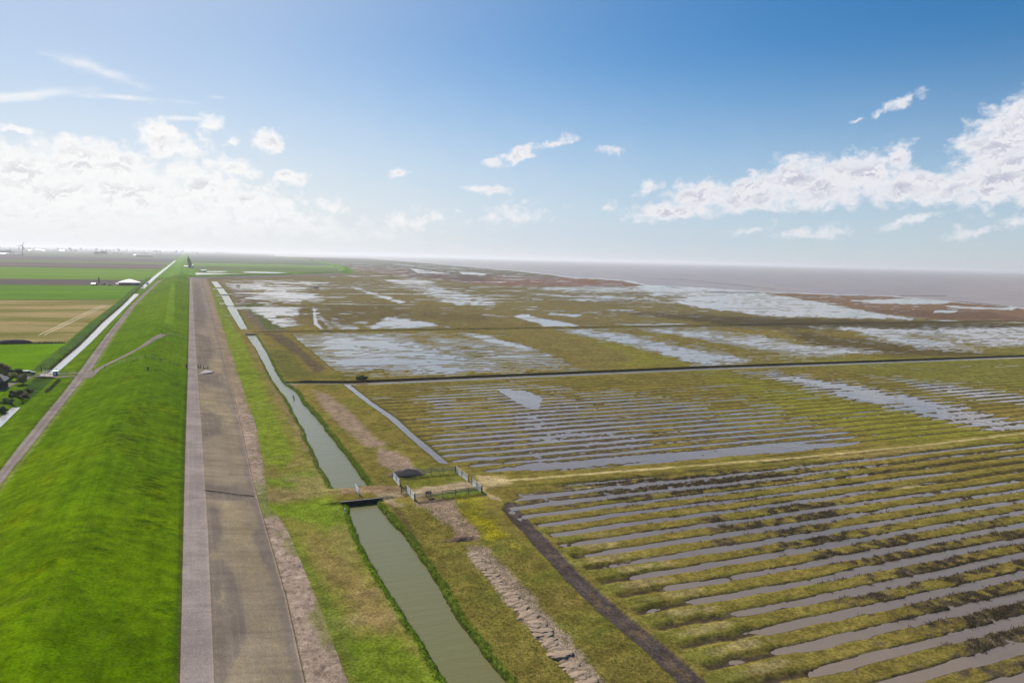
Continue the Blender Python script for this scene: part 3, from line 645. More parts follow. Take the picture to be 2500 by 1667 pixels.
# ------------------------------------------------------------------ polder: base sheet and the fields
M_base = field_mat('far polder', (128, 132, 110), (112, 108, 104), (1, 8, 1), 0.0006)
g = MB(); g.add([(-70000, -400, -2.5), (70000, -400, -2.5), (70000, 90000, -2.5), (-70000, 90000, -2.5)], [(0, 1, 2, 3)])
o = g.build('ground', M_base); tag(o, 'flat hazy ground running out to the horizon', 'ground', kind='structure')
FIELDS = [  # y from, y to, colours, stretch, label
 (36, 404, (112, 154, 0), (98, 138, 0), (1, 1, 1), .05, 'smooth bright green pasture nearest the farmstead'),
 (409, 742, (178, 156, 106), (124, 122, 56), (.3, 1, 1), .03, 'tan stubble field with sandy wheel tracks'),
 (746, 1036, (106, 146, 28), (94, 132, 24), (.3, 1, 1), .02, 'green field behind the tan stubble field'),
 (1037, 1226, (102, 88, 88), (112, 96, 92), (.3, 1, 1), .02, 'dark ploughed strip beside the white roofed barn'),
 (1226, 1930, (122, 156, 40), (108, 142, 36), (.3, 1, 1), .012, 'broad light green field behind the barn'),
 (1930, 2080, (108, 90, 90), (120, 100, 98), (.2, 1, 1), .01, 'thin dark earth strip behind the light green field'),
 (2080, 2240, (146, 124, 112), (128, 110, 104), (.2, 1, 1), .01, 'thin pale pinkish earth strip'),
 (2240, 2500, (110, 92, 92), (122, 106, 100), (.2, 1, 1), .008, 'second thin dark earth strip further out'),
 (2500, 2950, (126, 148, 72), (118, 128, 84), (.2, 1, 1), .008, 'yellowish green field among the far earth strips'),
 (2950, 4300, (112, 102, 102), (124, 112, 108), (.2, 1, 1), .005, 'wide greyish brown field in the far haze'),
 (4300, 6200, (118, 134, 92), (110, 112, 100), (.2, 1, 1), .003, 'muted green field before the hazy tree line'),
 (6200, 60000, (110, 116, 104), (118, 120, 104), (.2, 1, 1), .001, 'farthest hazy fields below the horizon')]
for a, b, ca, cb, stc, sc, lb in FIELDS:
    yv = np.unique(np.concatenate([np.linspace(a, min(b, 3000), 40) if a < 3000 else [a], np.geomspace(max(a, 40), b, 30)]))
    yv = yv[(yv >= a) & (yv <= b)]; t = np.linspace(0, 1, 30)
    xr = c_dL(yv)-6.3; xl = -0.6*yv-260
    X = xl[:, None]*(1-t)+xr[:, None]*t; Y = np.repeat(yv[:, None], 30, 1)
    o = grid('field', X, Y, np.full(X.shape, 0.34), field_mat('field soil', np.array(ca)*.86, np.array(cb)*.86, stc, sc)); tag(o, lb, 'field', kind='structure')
# polder behind the cross dike
FR = [(1330, 1560, (112, 156, 40), (100, 140, 36), 'green meadow in the corner behind the cross dike'), (1560, 2030, (104, 132, 48), (116, 128, 66), 'soggy green meadow with a long pale puddle'),
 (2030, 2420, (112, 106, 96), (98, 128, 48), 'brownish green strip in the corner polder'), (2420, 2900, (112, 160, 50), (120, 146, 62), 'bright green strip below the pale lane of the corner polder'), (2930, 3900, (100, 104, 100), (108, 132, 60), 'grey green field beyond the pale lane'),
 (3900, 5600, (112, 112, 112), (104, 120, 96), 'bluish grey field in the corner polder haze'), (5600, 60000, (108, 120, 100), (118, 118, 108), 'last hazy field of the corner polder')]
for a, b, ca, cb, lb in FR:
    yv = np.geomspace(a, b, 50); t = np.linspace(0, 1, 30)
    xl = 0*yv+11.8; xr = np.maximum(np.interp(yv, [1290, 1530, 1815, 2750, 4200, 9000, 60000], [12.5, 178, 345, 500, 645, 860, 3000])-14, 12.2)
    X = xl[:, None]*(1-t)+xr[:, None]*t; Y = np.repeat(yv[:, None], 30, 1)
    o = grid('field', X, Y, np.full(X.shape, 0.33), field_mat('corner polder soil', np.array(ca)*.86, np.array(cb)*.86, (.3, 1, 1), .006)); tag(o, lb, 'field', kind='structure')
M_lane = plain('pale dry lane', (190, 178, 160), 0.9)
yv = np.array([2904., 2926.]); t = np.linspace(0, 1, 20); X = np.repeat((12+t*480)[None, :], 2, 0); Y = yv[:, None]+0*X-60*t[None, :]**2
o = grid('lane', X, Y, np.full(X.shape, 0.42), M_lane); tag(o, 'straight pale lane crossing the corner polder', 'lane', kind='structure')
M_pud = water_mat('puddle water', (150, 146, 140), 0.2, 0.1, .5, .02)
def puddle(pts, lb):
    w = [at(u, v, .40) for u, v in pts]; m = MB(); m.add([(x, y, .40) for x, y in w], [tuple(range(len(w)))]); o = m.build('puddle', M_pud); tag(o, lb, 'puddle', kind='structure')
puddle([(472, 668), (478, 666), (520, 667), (560, 668.3), (600, 668.5), (640, 669.5), (560, 671), (500, 671.6), (474, 671.5)], 'long white glinting puddle in the corner meadow')
puddle([(505, 662), (560, 662), (540, 664.6), (506, 664)], 'short pale puddle behind the long white one')
puddle([(590, 664), (620, 662.8), (680, 664.8), (720, 667.2), (660, 667.3), (600, 666)], 'bluish puddle at the right end of the corner meadow')
# wheel tracks in the stubble
M_sand = plain('sandy wheel ruts', (172, 150, 106), 0.95)
for k, (p, lb) in enumerate((([(95, 818), (150, 792), (180, 778), (250, 745)], 'pale wheel rut slanting over the stubble, further one'), ([(108, 818), (160, 793), (190, 779), (258, 746)], 'pale wheel rut slanting over the stubble, nearer one'), ([(0, 795), (80, 797), (200, 799)], 'pale rut running level across the stubble'))):
    o = ribbon('wheel_rut', [at(u, v, .34) for u, v in p], .8, M_sand, None, lambda x, y: .34, 8.0, 0.05, .5, 3); tag(o, lb, 'rut', kind='structure')
# ------------------------------------------------------------------ things
RNG = random.Random(11)
M_galv = plain('galvanised steel', (206, 210, 216), 0.4, 0.35, 0.12, 3)
M_sheet = plain('weathered sheet', (222, 226, 230), 0.55, 0.0, 0.15, 2)
M_post = plain('tarred wood', (70, 62, 56), 0.85, 0, 0.3, 4)
M_palewood = plain('bleached wood', (206, 198, 176), 0.8, 0, 0.2, 4)
M_dark = plain('black timber', (30, 32, 40), 0.75, 0, 0.3, 2)
M_conc = plain('shade darkened concrete', (44, 42, 42), 0.7, 0, 0.35, 1.2)  # near black: the shade on the culvert walls is put into the colour
M_twig = plain('dead twigs', (178, 156, 144), 0.9, 0, 0.35, 3)
M_white = plain('white paint', (232, 232, 228), 0.5, 0, 0.05, 2, 0.05)
M_whroof = plain('pale roof sheet', (236, 236, 234), 0.45, 0, 0.06, 1, 0.1)
M_blue = plain('dark blue shed wall', (62, 70, 92), 0.7, 0, 0.15, 1)
M_brick = plain('brown brick', (124, 92, 78), 0.85, 0, 0.2, 3)
M_grey = plain('grey weathered rail', (122, 118, 114), .8, 0, .2, 4)
M_wire = plain('fence wire', (96, 98, 98), 0.5, 0.6, 0.1, 3, 0)
M_net = plain('sheep netting', (118, 118, 112), 0.7, 0.3, 0.1, 3, 0)
M_teal = plain('teal painted steel', (32, 104, 118), 0.45, 0.2, 0.15, 3)
M_carp = plain('black car paint', (26, 28, 32), 0.22, 0.3, 0.1, 3, 0, 0.6)
M_glass = plain('car window glass', (150, 160, 170), 0.12, 0.0, 0.05, 3, 0, 0.8)
M_tyre = plain('rubber', (24, 24, 24), 0.9, 0, 0.1, 4)
M_soil = plain('dried grey brown spoil', (150, 130, 110), 0.95, 0, 0.24, 2.2, 0.9, 0.1)
M_manure = plain('dark manure', (58, 46, 42), 0.95, 0, 0.3, 1, 0.8)
M_barkm = plain('bark', (84, 72, 60), 0.9, 0, 0.2, 3)
M_gull = plain('white feathers', (236, 236, 232), 0.8, 0, 0.04, 6, 0)
M_duck = plain('dark feathers', (52, 44, 38), 0.8, 0, 0.2, 6, 0)
def leafmat(name, ca, cb):
    m, nt, b = mat_new(name); f = remap(nt, noise_out(nt, 0.9, 3, .6), .35, .65)
    nt.links.new(mixrgb(nt, f, lin(ca), lin(cb)), b.inputs['Base Color']); b.inputs['Roughness'].default_value = .8; b.inputs['Specular IOR Level'].default_value = .1
    tr = nt.nodes.new('ShaderNodeBsdfTranslucent'); nt.links.new(b.inputs['Base Color'].links[0].from_socket, tr.inputs['Color']); ms_ = nt.nodes.new('ShaderNodeMixShader'); ms_.inputs[0].default_value = .38
    nt.links.new(b.outputs[0], ms_.inputs[1]); nt.links.new(tr.outputs[0], ms_.inputs[2]); nt.links.new(ms_.outputs[0], nt.nodes['Material Output'].inputs['Surface']); return m
M_leaf = [leafmat('olive spring leaves', (138, 140, 78), (104, 112, 58)), leafmat('dull dark leaves', (84, 94, 60), (58, 68, 46)), leafmat('brown bare twig crown', (134, 116, 90), (100, 88, 70)), leafmat('reed green blades', (112, 138, 76), (78, 104, 56))]
def crown(n, rx, ry, rz, cz, size, seed, lumps=6, flat=0.0):
    r = random.Random(seed); m = MB(); L_ = []
    for _ in range(lumps):
        a = r.uniform(0, 6.283); q = math.sqrt(r.random())*.72
        L_.append((math.cos(a)*q*rx, math.sin(a)*q*ry, cz+r.uniform(-.55, .6)*rz, r.uniform(.34, .58)))
    for _ in range(n):
        lx, ly, lz, lr = r.choice(L_)
        d = Vector((r.gauss(0, 1), r.gauss(0, 1), r.gauss(0, 1))).normalized(); q = r.random()**.4*lr
        p = Vector((lx+d.x*q*rx, ly+d.y*q*ry, max(lz+d.z*q*rz, 0.05)))
        nrm = (d+Vector((r.gauss(0, .5), r.gauss(0, .5), r.gauss(0, .5)+.3))).normalized(); u = nrm.orthogonal().normalized(); v = nrm.cross(u); s_ = size*r.uniform(.5, 1.3); t = r.uniform(0, 6.28)
        u, v = u*math.cos(t)+v*math.sin(t), v*math.cos(t)-u*math.sin(t)
        m.add([p-u*s_, p+v*s_*.6, p+u*s_, p-v*s_*.6], [(0, 1, 2, 3)])
    return m
def tree(name, label, cat, loc, h, r, leaf, n=260, seed=1, group=None, slim=1.0, trunk=True, size=None):
    o = empty(name, loc, RNG.uniform(0, 6.28)); tag(o, label, cat, group)
    cz = h*.60 if trunk else h*.40; rz = h*.42 if trunk else h*.56
    crown(n, r, r*slim, rz, cz, size or r*.16, seed).build('crown' if trunk else 'foliage', leaf, o)
    t = MB(); t.tube((0, 0, -.1), (0, 0, h*.55), max(.05, h*.028), max(.02, h*.012), 7)
    for k in range(5):
        a = k*1.3+seed; t.tube((0, 0, h*(.25+.06*k)), (math.cos(a)*r*.6, math.sin(a)*r*.6, h*(.5+.07*k)), h*.010, h*.004, 5)
    t.build('trunk' if trunk else 'stems', M_barkm, o); return o
G = lambda u, v, z=.36: Vector((*at(u, v, z), z))
# --- sheep pen of galvanised hurdles
def hurdle(label, a, b, posts=3, hgt=1.4, rails=3, sheet=True, mesh=False, group='hurdles of the sheep pen', mat=None, sh=.40, net=None):
    a = Vector(a); b = Vector(b); o = empty('pen_hurdle', a); tag(o, label, 'fence', group); d = b-a; L_ = d.length; ang = math.atan2(d.y, d.x); u = d.normalized()
    for k in range(posts):
        p = u*(L_*k/(posts-1)); m = MB(); m.box((p.x, p.y, hgt/2), (.11, .11, hgt+.06), ang); m.build('post', M_post if mat is None else mat, o)
    for k in range(rails):
        z = hgt-.05-k*(hgt*(1-sh)/max(rails, 1)); m = MB(); c = u*(L_/2); m.box((c.x, c.y, z), (L_, .05, .105), ang); m.build('rail', M_galv if mat is None else mat, o)
    if sheet: m = MB(); c = u*(L_/2); m.box((c.x, c.y, hgt*sh/2+.03), (L_, .03, hgt*sh), ang); m.build('sheet', M_sheet, o)
    if mesh:
        m = MB()
        for k in range(int(L_/.35)): p = u*(k*.35); m.tube((p.x, p.y, .05), (p.x, p.y, hgt*.6), .009, None, 4)
        for k in range(4): m.tube((0, 0, .12+k*.2), (d.x, d.y, .12+k*.2), .009, None, 4)
        m.build('netting', M_net, o)
    return o
Pz = .38
c1, c2, c3, c4 = G(959.1, 1167.5, Pz), G(976, 1187.4, Pz), G(992, 1201, Pz), G(1011.6, 1222.6, Pz)
d1, d2, d3, d4 = G(1112.7, 1153.5, Pz), G(1143, 1175.5, Pz), G(1152, 1183.8, Pz), G(1176.6, 1202, Pz)
hurdle('galvanised sheep pen hurdle on the channel side, beside the brush heap', c1, c2); hurdle('galvanised sheep pen hurdle on the channel side, right of the folded gate', c3, c4)
hurdle('galvanised sheep pen hurdle on the seaward side, farther one with three posts', d1, d2, 3); hurdle('galvanised sheep pen hurdle on the seaward side, where the pale path leaves', d3, d4)
hurdle('long dark rail and netting fence on the near side of the sheep pen', c4+Vector((.15, 0, 0)), d4-Vector((.15, 0, 0)), 6, 1.25, 3, False, True, 'rail fences of the sheep pen', M_grey, .35)
hurdle('long dark rail and netting fence behind the sheep pen, half hidden by brush', c1+Vector((.15, 0, 0)), d1-Vector((.15, 0, 0)), 6, 1.3, 3, False, True, 'rail fences of the sheep pen', M_grey, .35)
o = hurdle('dark gate folded inward in the gap between the two channel side hurdles', G(979.4, 1205.7, Pz), G(991.6, 1200.2, Pz), 2, 1.2, 5, False, False, None, M_post, .1); o.name = 'pen_gate'; o['category'] = 'gate'
def post(name, label, p, h, r, mat, cat='post', group=None):
    m = MB(); m.tube((0, 0, -.2), (0, 0, h), r, r*.85, 8); m.lathe([(r*1.05, h-.06), (r*1.05, h), (r*.4, h+.03)], n=8); o = m.build(name, mat); o.location = p; tag(o, label, cat, group); return o
post('stake', 'pale wooden stake at the gap in the seaward pen side', G(1152.5, 1181, Pz), 1.75, .07, M_palewood); post('stake', 'short pale stake inside the pen before the rear fence', G(1074, 1160.5, Pz), .7, .08, M_palewood)
post('stake', 'small white marker stake on the channel bank below the culvert', G(841.5, 1251, .4), .8, .10, M_white)
# feed trough hanging on the near fence
tr_ = empty('feed_trough', G(1046, 1213, Pz)); tag(tr_, 'small dark feed trough standing against the near pen fence', 'trough')
m = MB(); m.box((0, 0, .75), (1.1, .45, .08)); m.box((0, .21, .9), (1.1, .05, .3)); m.box((0, -.21, .9), (1.1, .05, .3)); m.box((-.54, 0, .9), (.05, .4, .3)); m.box((.54, 0, .9), (.05, .4, .3)); m.build('basin', M_dark, tr_)
for sx in (-.45, .45): m = MB(); m.box((sx, 0, .36), (.08, .4, .74)); m.build('leg', M_dark, tr_)
# --- heap of cut brushwood
bh = empty('brush_heap', G(999, 1163, Pz)+Vector((0, 1.6, 0))); tag(bh, 'long heap of dead brushwood behind the sheep pen', 'brush heap')
m = MB()
for k in range(900):
    x = RNG.gauss(0, 1.5); y = RNG.gauss(0, .6); x = max(-3.6, min(3.4, x)); hh = max(.1, 1.25*(1-(x/3.9)**2)*math.exp(-(y/1.1)**2)); z = RNG.random()**.5*hh; a = RNG.gauss(0, .55); l = RNG.uniform(.5, 1.5); e = RNG.gauss(0, .22)
    m.tube((x-l*math.cos(a)/2, y-l*math.sin(a)/2, max(.02, z-e*l/2)), (x+l*math.cos(a)/2, y+l*math.sin(a)/2, max(.03, z+e*l/2)), RNG.uniform(.03, .065), .015, 4)
m.build('branches', M_twig, bh)
m = MB(); m.lathe([(1, 0), (.92, .35), (.7, .66), (.4, .85), (.02, .92)], n=20); o = m.build('packed_core', M_twig, bh, True); o.scale = (3.0, .95, 0.45)
# --- culverts and the gate on the dam
def culvert(label, x0_, x1_, y, top, n=1):
    o = empty('culvert', ((x0_+x1_)/2, y, 0)); tag(o, label, 'culvert', 'culverts under the channel dams'); wd = x1_-x0_
    m = MB(); m.box((0, 0, (top-.9)/2), (wd, .28, top+.9)); m.build('headwall', M_conc, o)
    m = MB(); m.box((0, -.03, top+.05), (wd+.2, .42, .12)); m.build('coping', M_conc, o)
    m = MB(); m.lathe([(.62, 0), (.62, .5), (.5, .5), (.5, .02)], n=20); p = m.build('pipe', M_conc, o, True); p.rotation_euler = (math.radians(90), 0, 0); p.location = (0, -.1, .0)
    m = MB(); m.lathe([(.49, 0), (.49, .02)], n=20); p = m.build('pipe_mouth', M_dark, o); p.rotation_euler = (math.radians(90), 0, 0); p.location = (0, -.2, .0)  # black disc painted in for the darkness inside the pipe
    return o
culvert('dark culvert wall under the nearest channel dam, by the sheep pen', 24.3, 31.8, 132.45, .70); culvert('dark culvert wall under the second channel dam, level with the long bund', 27.0, 34.2, 431.8, .55); culvert('dark culvert wall under the far narrow channel crossing', 29.5, 37.5, 831.8, .45)
ga, gb = G(866.3, 1197.5, .75), G(876.2, 1209.5, .75)
o = hurdle('white metal field gate standing across the nearest channel dam', ga, gb, 2, 1.35, 5, False, True, None, M_galv, .1); o.name = 'dam_gate'; o['category'] = 'gate'
# --- row of spoil mounds thrown up beside the field ditch
def mound(seed):
    r = random.Random(seed); me = bpy.data.meshes.new('spoil_mound'); bm = bmesh.new(); bmesh.ops.create_uvsphere(bm, u_segments=40, v_segments=26, radius=1.0)
    for v in bm.verts:
        p = v.co.copy(); k = fbm(np.array([p.x*1.6+seed*7]), np.array([p.y*1.6+p.z*1.7]), seed, 5)[0]; k2 = fbm(np.array([p.x*6+seed]), np.array([p.y*6-p.z*4]), seed+3, 3)[0]
        q = 1+.62*k+.20*k2; z = p.z*q; z = z if z < .75 else .75+.5*(z-.75)
        flat = .27 if z > 0 else .25
        v.co = Vector((p.x*q*1.32, p.y*q*.95+(.20*(1-p.x*p.x) if p.y < 0 else 0)*-.5, z*flat*(1.15 if p.y < 0 else .8)))
    bm.to_mesh(me); bm.free(); me.polygons.foreach_set('use_smooth', [True]*len(me.polygons)); me.materials.append(M_soil); return me
mv = [mound(k) for k in (3, 5, 8, 13, 21)]
sp = [(1152, 1350), (1180, 1383), (1215, 1420), (1248, 1458), (1280, 1495), (1312, 1532), (1345, 1570), (1382, 1610), (1420, 1650), (1460, 1695)]
W_ = [at(u, v, .4) for u, v in sp]; seg = [0.0]
for a, b in zip(W_[:-1], W_[1:]): seg.append(seg[-1]+math.hypot(b[0]-a[0], b[1]-a[1]))
NM = 34
for k in range(NM):
    d = seg[-1]*k/(NM-1); x = np.interp(d, seg, [p[0] for p in W_])+RNG.uniform(-.28, .28); y = np.interp(d, seg, [p[1] for p in W_])
    o = bpy.data.objects.new('spoil_mound', mv[k % 5]); COL.objects.link(o); o.location = (x, y, .34+RNG.uniform(-.05, .05)); o.rotation_euler = (0, 0, RNG.uniform(-.6, .45)+(math.pi if RNG.random() < .5 else 0)); s_ = RNG.uniform(.75, 1.05)*(0.92+.25*k/NM); o.scale = (s_*RNG.uniform(.9, 1.1), s_, s_*RNG.uniform(.8, 1.1))
    lb = 'crusted grey brown spoil mound in the row beside the near ditch'
    if k == 0: lb = 'farthest spoil mound, at the pen end of its row'
    if k == 1: lb = 'second spoil mound from the pen end of its row'
    tag(o, lb, 'mound', 'spoil mounds along the near ditch')
o = empty('litter_heap', G(1128, 1316, .4)); tag(o, 'low heap of matted reed litter at the end of the drift line', 'litter heap'); m = MB()
for k in range(240):
    x = RNG.gauss(0, 1.1); y = RNG.gauss(0, .45); z = max(.05, .5*math.exp(-(x/1.5)**2-(y/.7)**2))*RNG.random(); a = RNG.gauss(.1, .5); l = RNG.uniform(.4, 1.1)
    m.tube((x-l*math.cos(a)/2, y-l*math.sin(a)/2, z), (x+l*math.cos(a)/2, y+l*math.sin(a)/2, z+.03), .03, .015, 4)
lm_ = m.build('litter_mat', plain('dry reed stalks', (160, 134, 112), .95, 0, .3, 3), o); lm_['kind'] = 'stuff'
# --- wire fence over the dike
def fence_line(label, P, gap=4.0, h=1.1, group=None, wires=4, thick=.09):
    o = empty('wire_fence', P[0]); tag(o, label, 'fence', group); P = [Vector(p) for p in P]; O = P[0]; pts = []
    for a, b in zip(P[:-1], P[1:]):
        m_ = max(1, int((b-a).length/gap)); pts += [a.lerp(b, k/m_) for k in range(m_)]
    pts.append(P[-1])
    for p in pts: m = MB(); q = p-O; m.tube((q.x, q.y, q.z-.2), (q.x, q.y, q.z+h), thick, thick*.85, 6); m.build('post', M_post, o)
    m = MB()
    for k in range(wires):
        for a, b in zip(pts[:-1], pts[1:]): a_, b_ = a-O, b-O; z = .25+k*(h-.3)/(wires-1); m.tube((a_.x, a_.y, a_.z+z), (b_.x, b_.y, b_.z+z), .016, None, 4)
    m.build('wire', M_wire, o); return o
fy = 296.0
fx = [(-43.5, 303.0), (-37, 301.0)]
fence_line('wire fence between the two wheel strips of the ditch crossing', [(x, y, z_dike(x, y)) for x, y in fx], 3.0, 1.0)
fence_line('wire fence climbing over the dike from the lane to the asphalt', [(x, 297-.06*(x+15), z_dike(x, fy)) for x in (-31.5, -28, -24, -21, -18, -15, -12.5, -10, -7, -4, -1.6)], 2.6, 1.15)
pp_ = (-1.5, 296.2, 2.3); post('fence_post', 'thick dark strainer post where the dike fence meets the asphalt', pp_, 1.5, .28, M_post)
x, y, z = on_dike(361, 904); post('marker_post', 'lone dark marker post on the dike crest', (x, y, z), 1.2, .22, M_post)
def stile(label, p, wd):
    o = empty('stile', p); tag(o, label, 'stile', 'stiles on the revetment')
    for sx in (-wd/2, wd/2): m = MB(); m.box((sx, 0, .7), (.22, .22, 1.5)); m.build('post', M_dark, o)
    for z in (.35, 1.15): m = MB(); m.box((0, .02, z), (wd-.22, .14, .2)); m.build('rail', M_palewood if z > 1 else M_dark, o)
stile('small dark stile on the upper edge of the revetment beside the service road', (2.9, 299.5, 1.72), .9); stile('small stile with a pale board in the middle of the revetment', (5.0, 298.0, 1.4), 1.5)
hp = empty('cattle_ramp', (0, 0, 0)); tag(hp, 'wedge shaped asphalt cattle ramp sloping down the revetment', 'ramp'); m = MB()
a, b, c, d = (2.2, 282.5), (4.9, 294.0), (7.9, 290.5), (6.9, 287.0)
def rz(x): return 1.90-1.24*(x-2)/10.6
A = [(x, y, rz(x)+.02) for x, y in (a, b, c, d)]; T = [(a[0]+.6, a[1]+2.0, rz(a[0])+.25), (b[0], b[1]-.8, rz(b[0])+.4), (c[0]-.5, c[1], rz(c[0])+.55), (d[0]-.4, d[1]+.5, rz(d[0])+.5)]
m.add(A+T, [(4, 7, 6, 5), (0, 3, 7, 4), (3, 2, 6, 7), (2, 1, 5, 6), (1, 0, 4, 5)]); m.build('ramp_body', plain('dark asphalt', (140, 126, 122), .9, 0, .12, 2), hp)
cb = MB(); q = [G(498, 1197.5, 1.9), G(540, 1202, 1.6), G(580, 1208, 1.2), G(621, 1211.5, .75)]
for a, b in zip(q[:-1], q[1:]): cb.tube(a+Vector((0, 0, .10)), b+Vector((0, 0, .10)), .07, None, 6)
o = cb.build('cable', M_dark); tag(o, 'black cable lying down the revetment from the service road', 'cable')
# --- gulls and ducks
def bird(name, label, p, mat, s_, group):
    me = bpy.data.meshes.new(name); bm = bmesh.new(); vs = [bm.verts.new(c) for c in ((-.34, 0, .16), (-.12, 0, .17), (.10, 0, .18), (.20, 0, .30), (.30, 0, .31))]
    for a, b in zip(vs[:-1], vs[1:]): bm.edges.new((a, b))
    for sy in (-1, 1):
        l = bm.verts.new((.0, .04*sy, .02)); bm.edges.new((vs[1], l))
    bm.to_mesh(me); bm.free(); o = link_mesh(name, me, mat); md_ = o.modifiers.new('Skin', 'SKIN')
    for k, r in enumerate((.03, .10, .09, .05, .035, .012, .012)): me.skin_vertices[0].data[k].radius = (r, r)
    me.skin_vertices[0].data[1].use_root = True; o.modifiers.new('Sub', 'SUBSURF').levels = 1; o.location = p; o.scale = (s_,)*3; o.rotation_euler = (0, 0, RNG.uniform(0, 6)); tag(o, label, 'bird', group); return o
for k, (u, v, lb) in enumerate(((428, 869, 'white gull on the dike grass, farther from the asphalt'), (447, 880, 'white gull on the dike grass, nearer to the asphalt edge'))): bird('gull', lb, on_dike(u, v), M_gull, 1.9, 'gulls on the dike')
for u, v, lb in ((716, 969.5, 'dark duck on the channel, upper of the pair'), (718, 975, 'dark duck on the channel, lower of the pair')): bird('duck', lb, (*at(u, v, 0), -.05), M_duck, 2.2, 'ducks on the channel')
# --- farmstead at the left edge
hb_ = empty('dark_barn', G(-22, 947, .35)); tag(hb_, 'black hip roofed barn cut by the left edge of the photo', 'barn')
m = MB(); m.box((0, 0, 1.3), (8.0, 7.0, 2.6)); m.build('wall', M_dark, hb_); m = MB(); e = 4.5; f = 4.0
m.add([(-e, -f, 2.5), (e, -f, 2.5), (e, f, 2.5), (-e, f, 2.5), (-1.6, 0, 4.9), (1.6, 0, 4.9)], [(0, 1, 5, 4), (1, 2, 5), (2, 3, 4, 5), (3, 0, 4), (3, 2, 1, 0)]); rf = m.build('roof', plain('black roof tiles', (34, 36, 44), .6, 0, .25, 3), hb_)
m = MB(); m.box((1.0, .2, 5.0), (.6, .6, 1.0)); m.build('chimney', M_brick, rf)
for u, v, h, r, lf, n, sd_, lb in ((56, 938, 3.7, 2.5, 0, 900, 1, 'round olive shrub in front of the parked car'), (30, 930, 3.6, 2.1, 0, 700, 2, 'looser olive shrub between the barn and the round one'), (12, 915, 4.4, 2.4, 2, 700, 3, 'twiggy shrub behind the black barn'), (40, 917, 2.8, 2.2, 1, 600, 4, 'dark low shrub beside the parked car'),
   (58, 972, 2.0, 1.7, 2, 600, 5, 'brown bramble shrub at the overgrown ditch'), (38, 968, 2.2, 2.0, 1, 700, 6, 'dark green shrub beside the brown bramble at the ditch'), (15, 985, 1.9, 2.0, 3, 700, 7, 'greyish green reed clump at the lower left ditch bank'), (2, 1004, 1.6, 1.8, 3, 600, 8, 'reed clump above the open ditch water at the left edge'), (72, 958, 1.4, 1.5, 1, 500, 9, 'small dark shrub nearest the reed filled ditch'), (882, 927, 1.7, 2.6, 1, 700, 10, 'dark bush on the bank of the long main ditch')):
    tree('shrub', lb, 'shrub', G(u, v, .3), h, r, M_leaf[lf], n*2, sd_, None, .9, False, r*.12)
hd = empty('hedge', G(130, 946, .5)); tag(hd, 'low dark clipped hedge slanting across the grass beside the lane', 'hedge'); a, b = G(114, 961, .5)-G(130, 946, .5), G(146, 931, .5)-G(130, 946, .5); m = MB(); r = random.Random(5)
for k in range(1500):
    t = r.random(); p = a.lerp(b, t)+Vector((r.gauss(0, .32), r.gauss(0, .32), r.random()*1.1*(.8+.3*math.sin(t*40)))); q = Vector((r.gauss(0, 1), r.gauss(0, 1), r.gauss(0, 1))).normalized()*.16; w_ = q.orthogonal().normalized()*.1; m.add([p-q, p+w_, p+q, p-w_], [(0, 1, 2, 3)])
m.build('foliage', M_leaf[1], hd); m = MB()
for k in range(12): p = a.lerp(b, k/11); m.tube((p.x, p.y, -.1), (p.x, p.y, .7), .05, .03, 5)
pass
# parked car
cr_ = empty('parked_car', G(69, 914.5, .40), math.radians(6)); tag(cr_, 'black estate car parked behind the shrubs by the crossing', 'car')
bm_ = MB(); prof = [(-2.2, .35), (-2.25, .75), (-2.1, .98), (-1.9, 1.42), (-1.4, 1.50), (.2, 1.48), (.95, 1.02), (2.0, .86), (2.2, .62), (2.2, .35)]; n_p = len(prof); hw_ = .88
vs = [(x, -hw_*(0.86 if z > 1.1 else 1), z) for x, z in prof]+[(x, hw_*(0.86 if z > 1.1 else 1), z) for x, z in prof]
bm_.add(vs, [(k, k+1, n_p+k+1, n_p+k)[::-1] for k in range(n_p-1)]+[(n_p-1, 0, n_p, 2*n_p-1)[::-1], tuple(range(n_p)), tuple(range(2*n_p-1, n_p-1, -1))]); bm_.build('body', M_carp, cr_)
for sy in (-1, 1): m = MB(); m.box((-.65, sy*.80, 1.22), (2.1, .06, .32)); m.build('side_window', M_glass, cr_)
m = MB(); m.add([(.28, -.68, 1.47), (.28, .68, 1.47), (.93, .78, 1.06), (.93, -.78, 1.06)], [(0, 3, 2, 1)]); wsn = m.build('windscreen', M_glass, cr_); wsn.location = (.02, 0, .02)
m = MB(); m.add([(-2.09, -.72, 1.02), (-2.09, .72, 1.02), (-1.92, .68, 1.38), (-1.92, -.68, 1.38)], [(0, 3, 2, 1)]); o = m.build('rear_window', M_glass, cr_); o.location = (-.03, 0, .01)
for sx in (-1.35, 1.35):
    for sy in (-.82, .82):
        m = MB(); m.lathe([(.18, -.1), (.31, -.1), (.34, -.06), (.34, .06), (.31, .1), (.18, .1)], n=18); wl = m.build('wheel', M_tyre, cr_, True); wl.rotation_euler = (math.radians(90), 0, 0); wl.location = (sx, sy, .34); m = MB(); m.lathe([(.18, -.105), (.18, .105)], n=14); m.build('rim', M_galv, wl)
for sy in (-.6, .6): m = MB(); m.box((2.2, sy, .68), (.06, .36, .14)); m.build('headlight', M_glass, cr_)
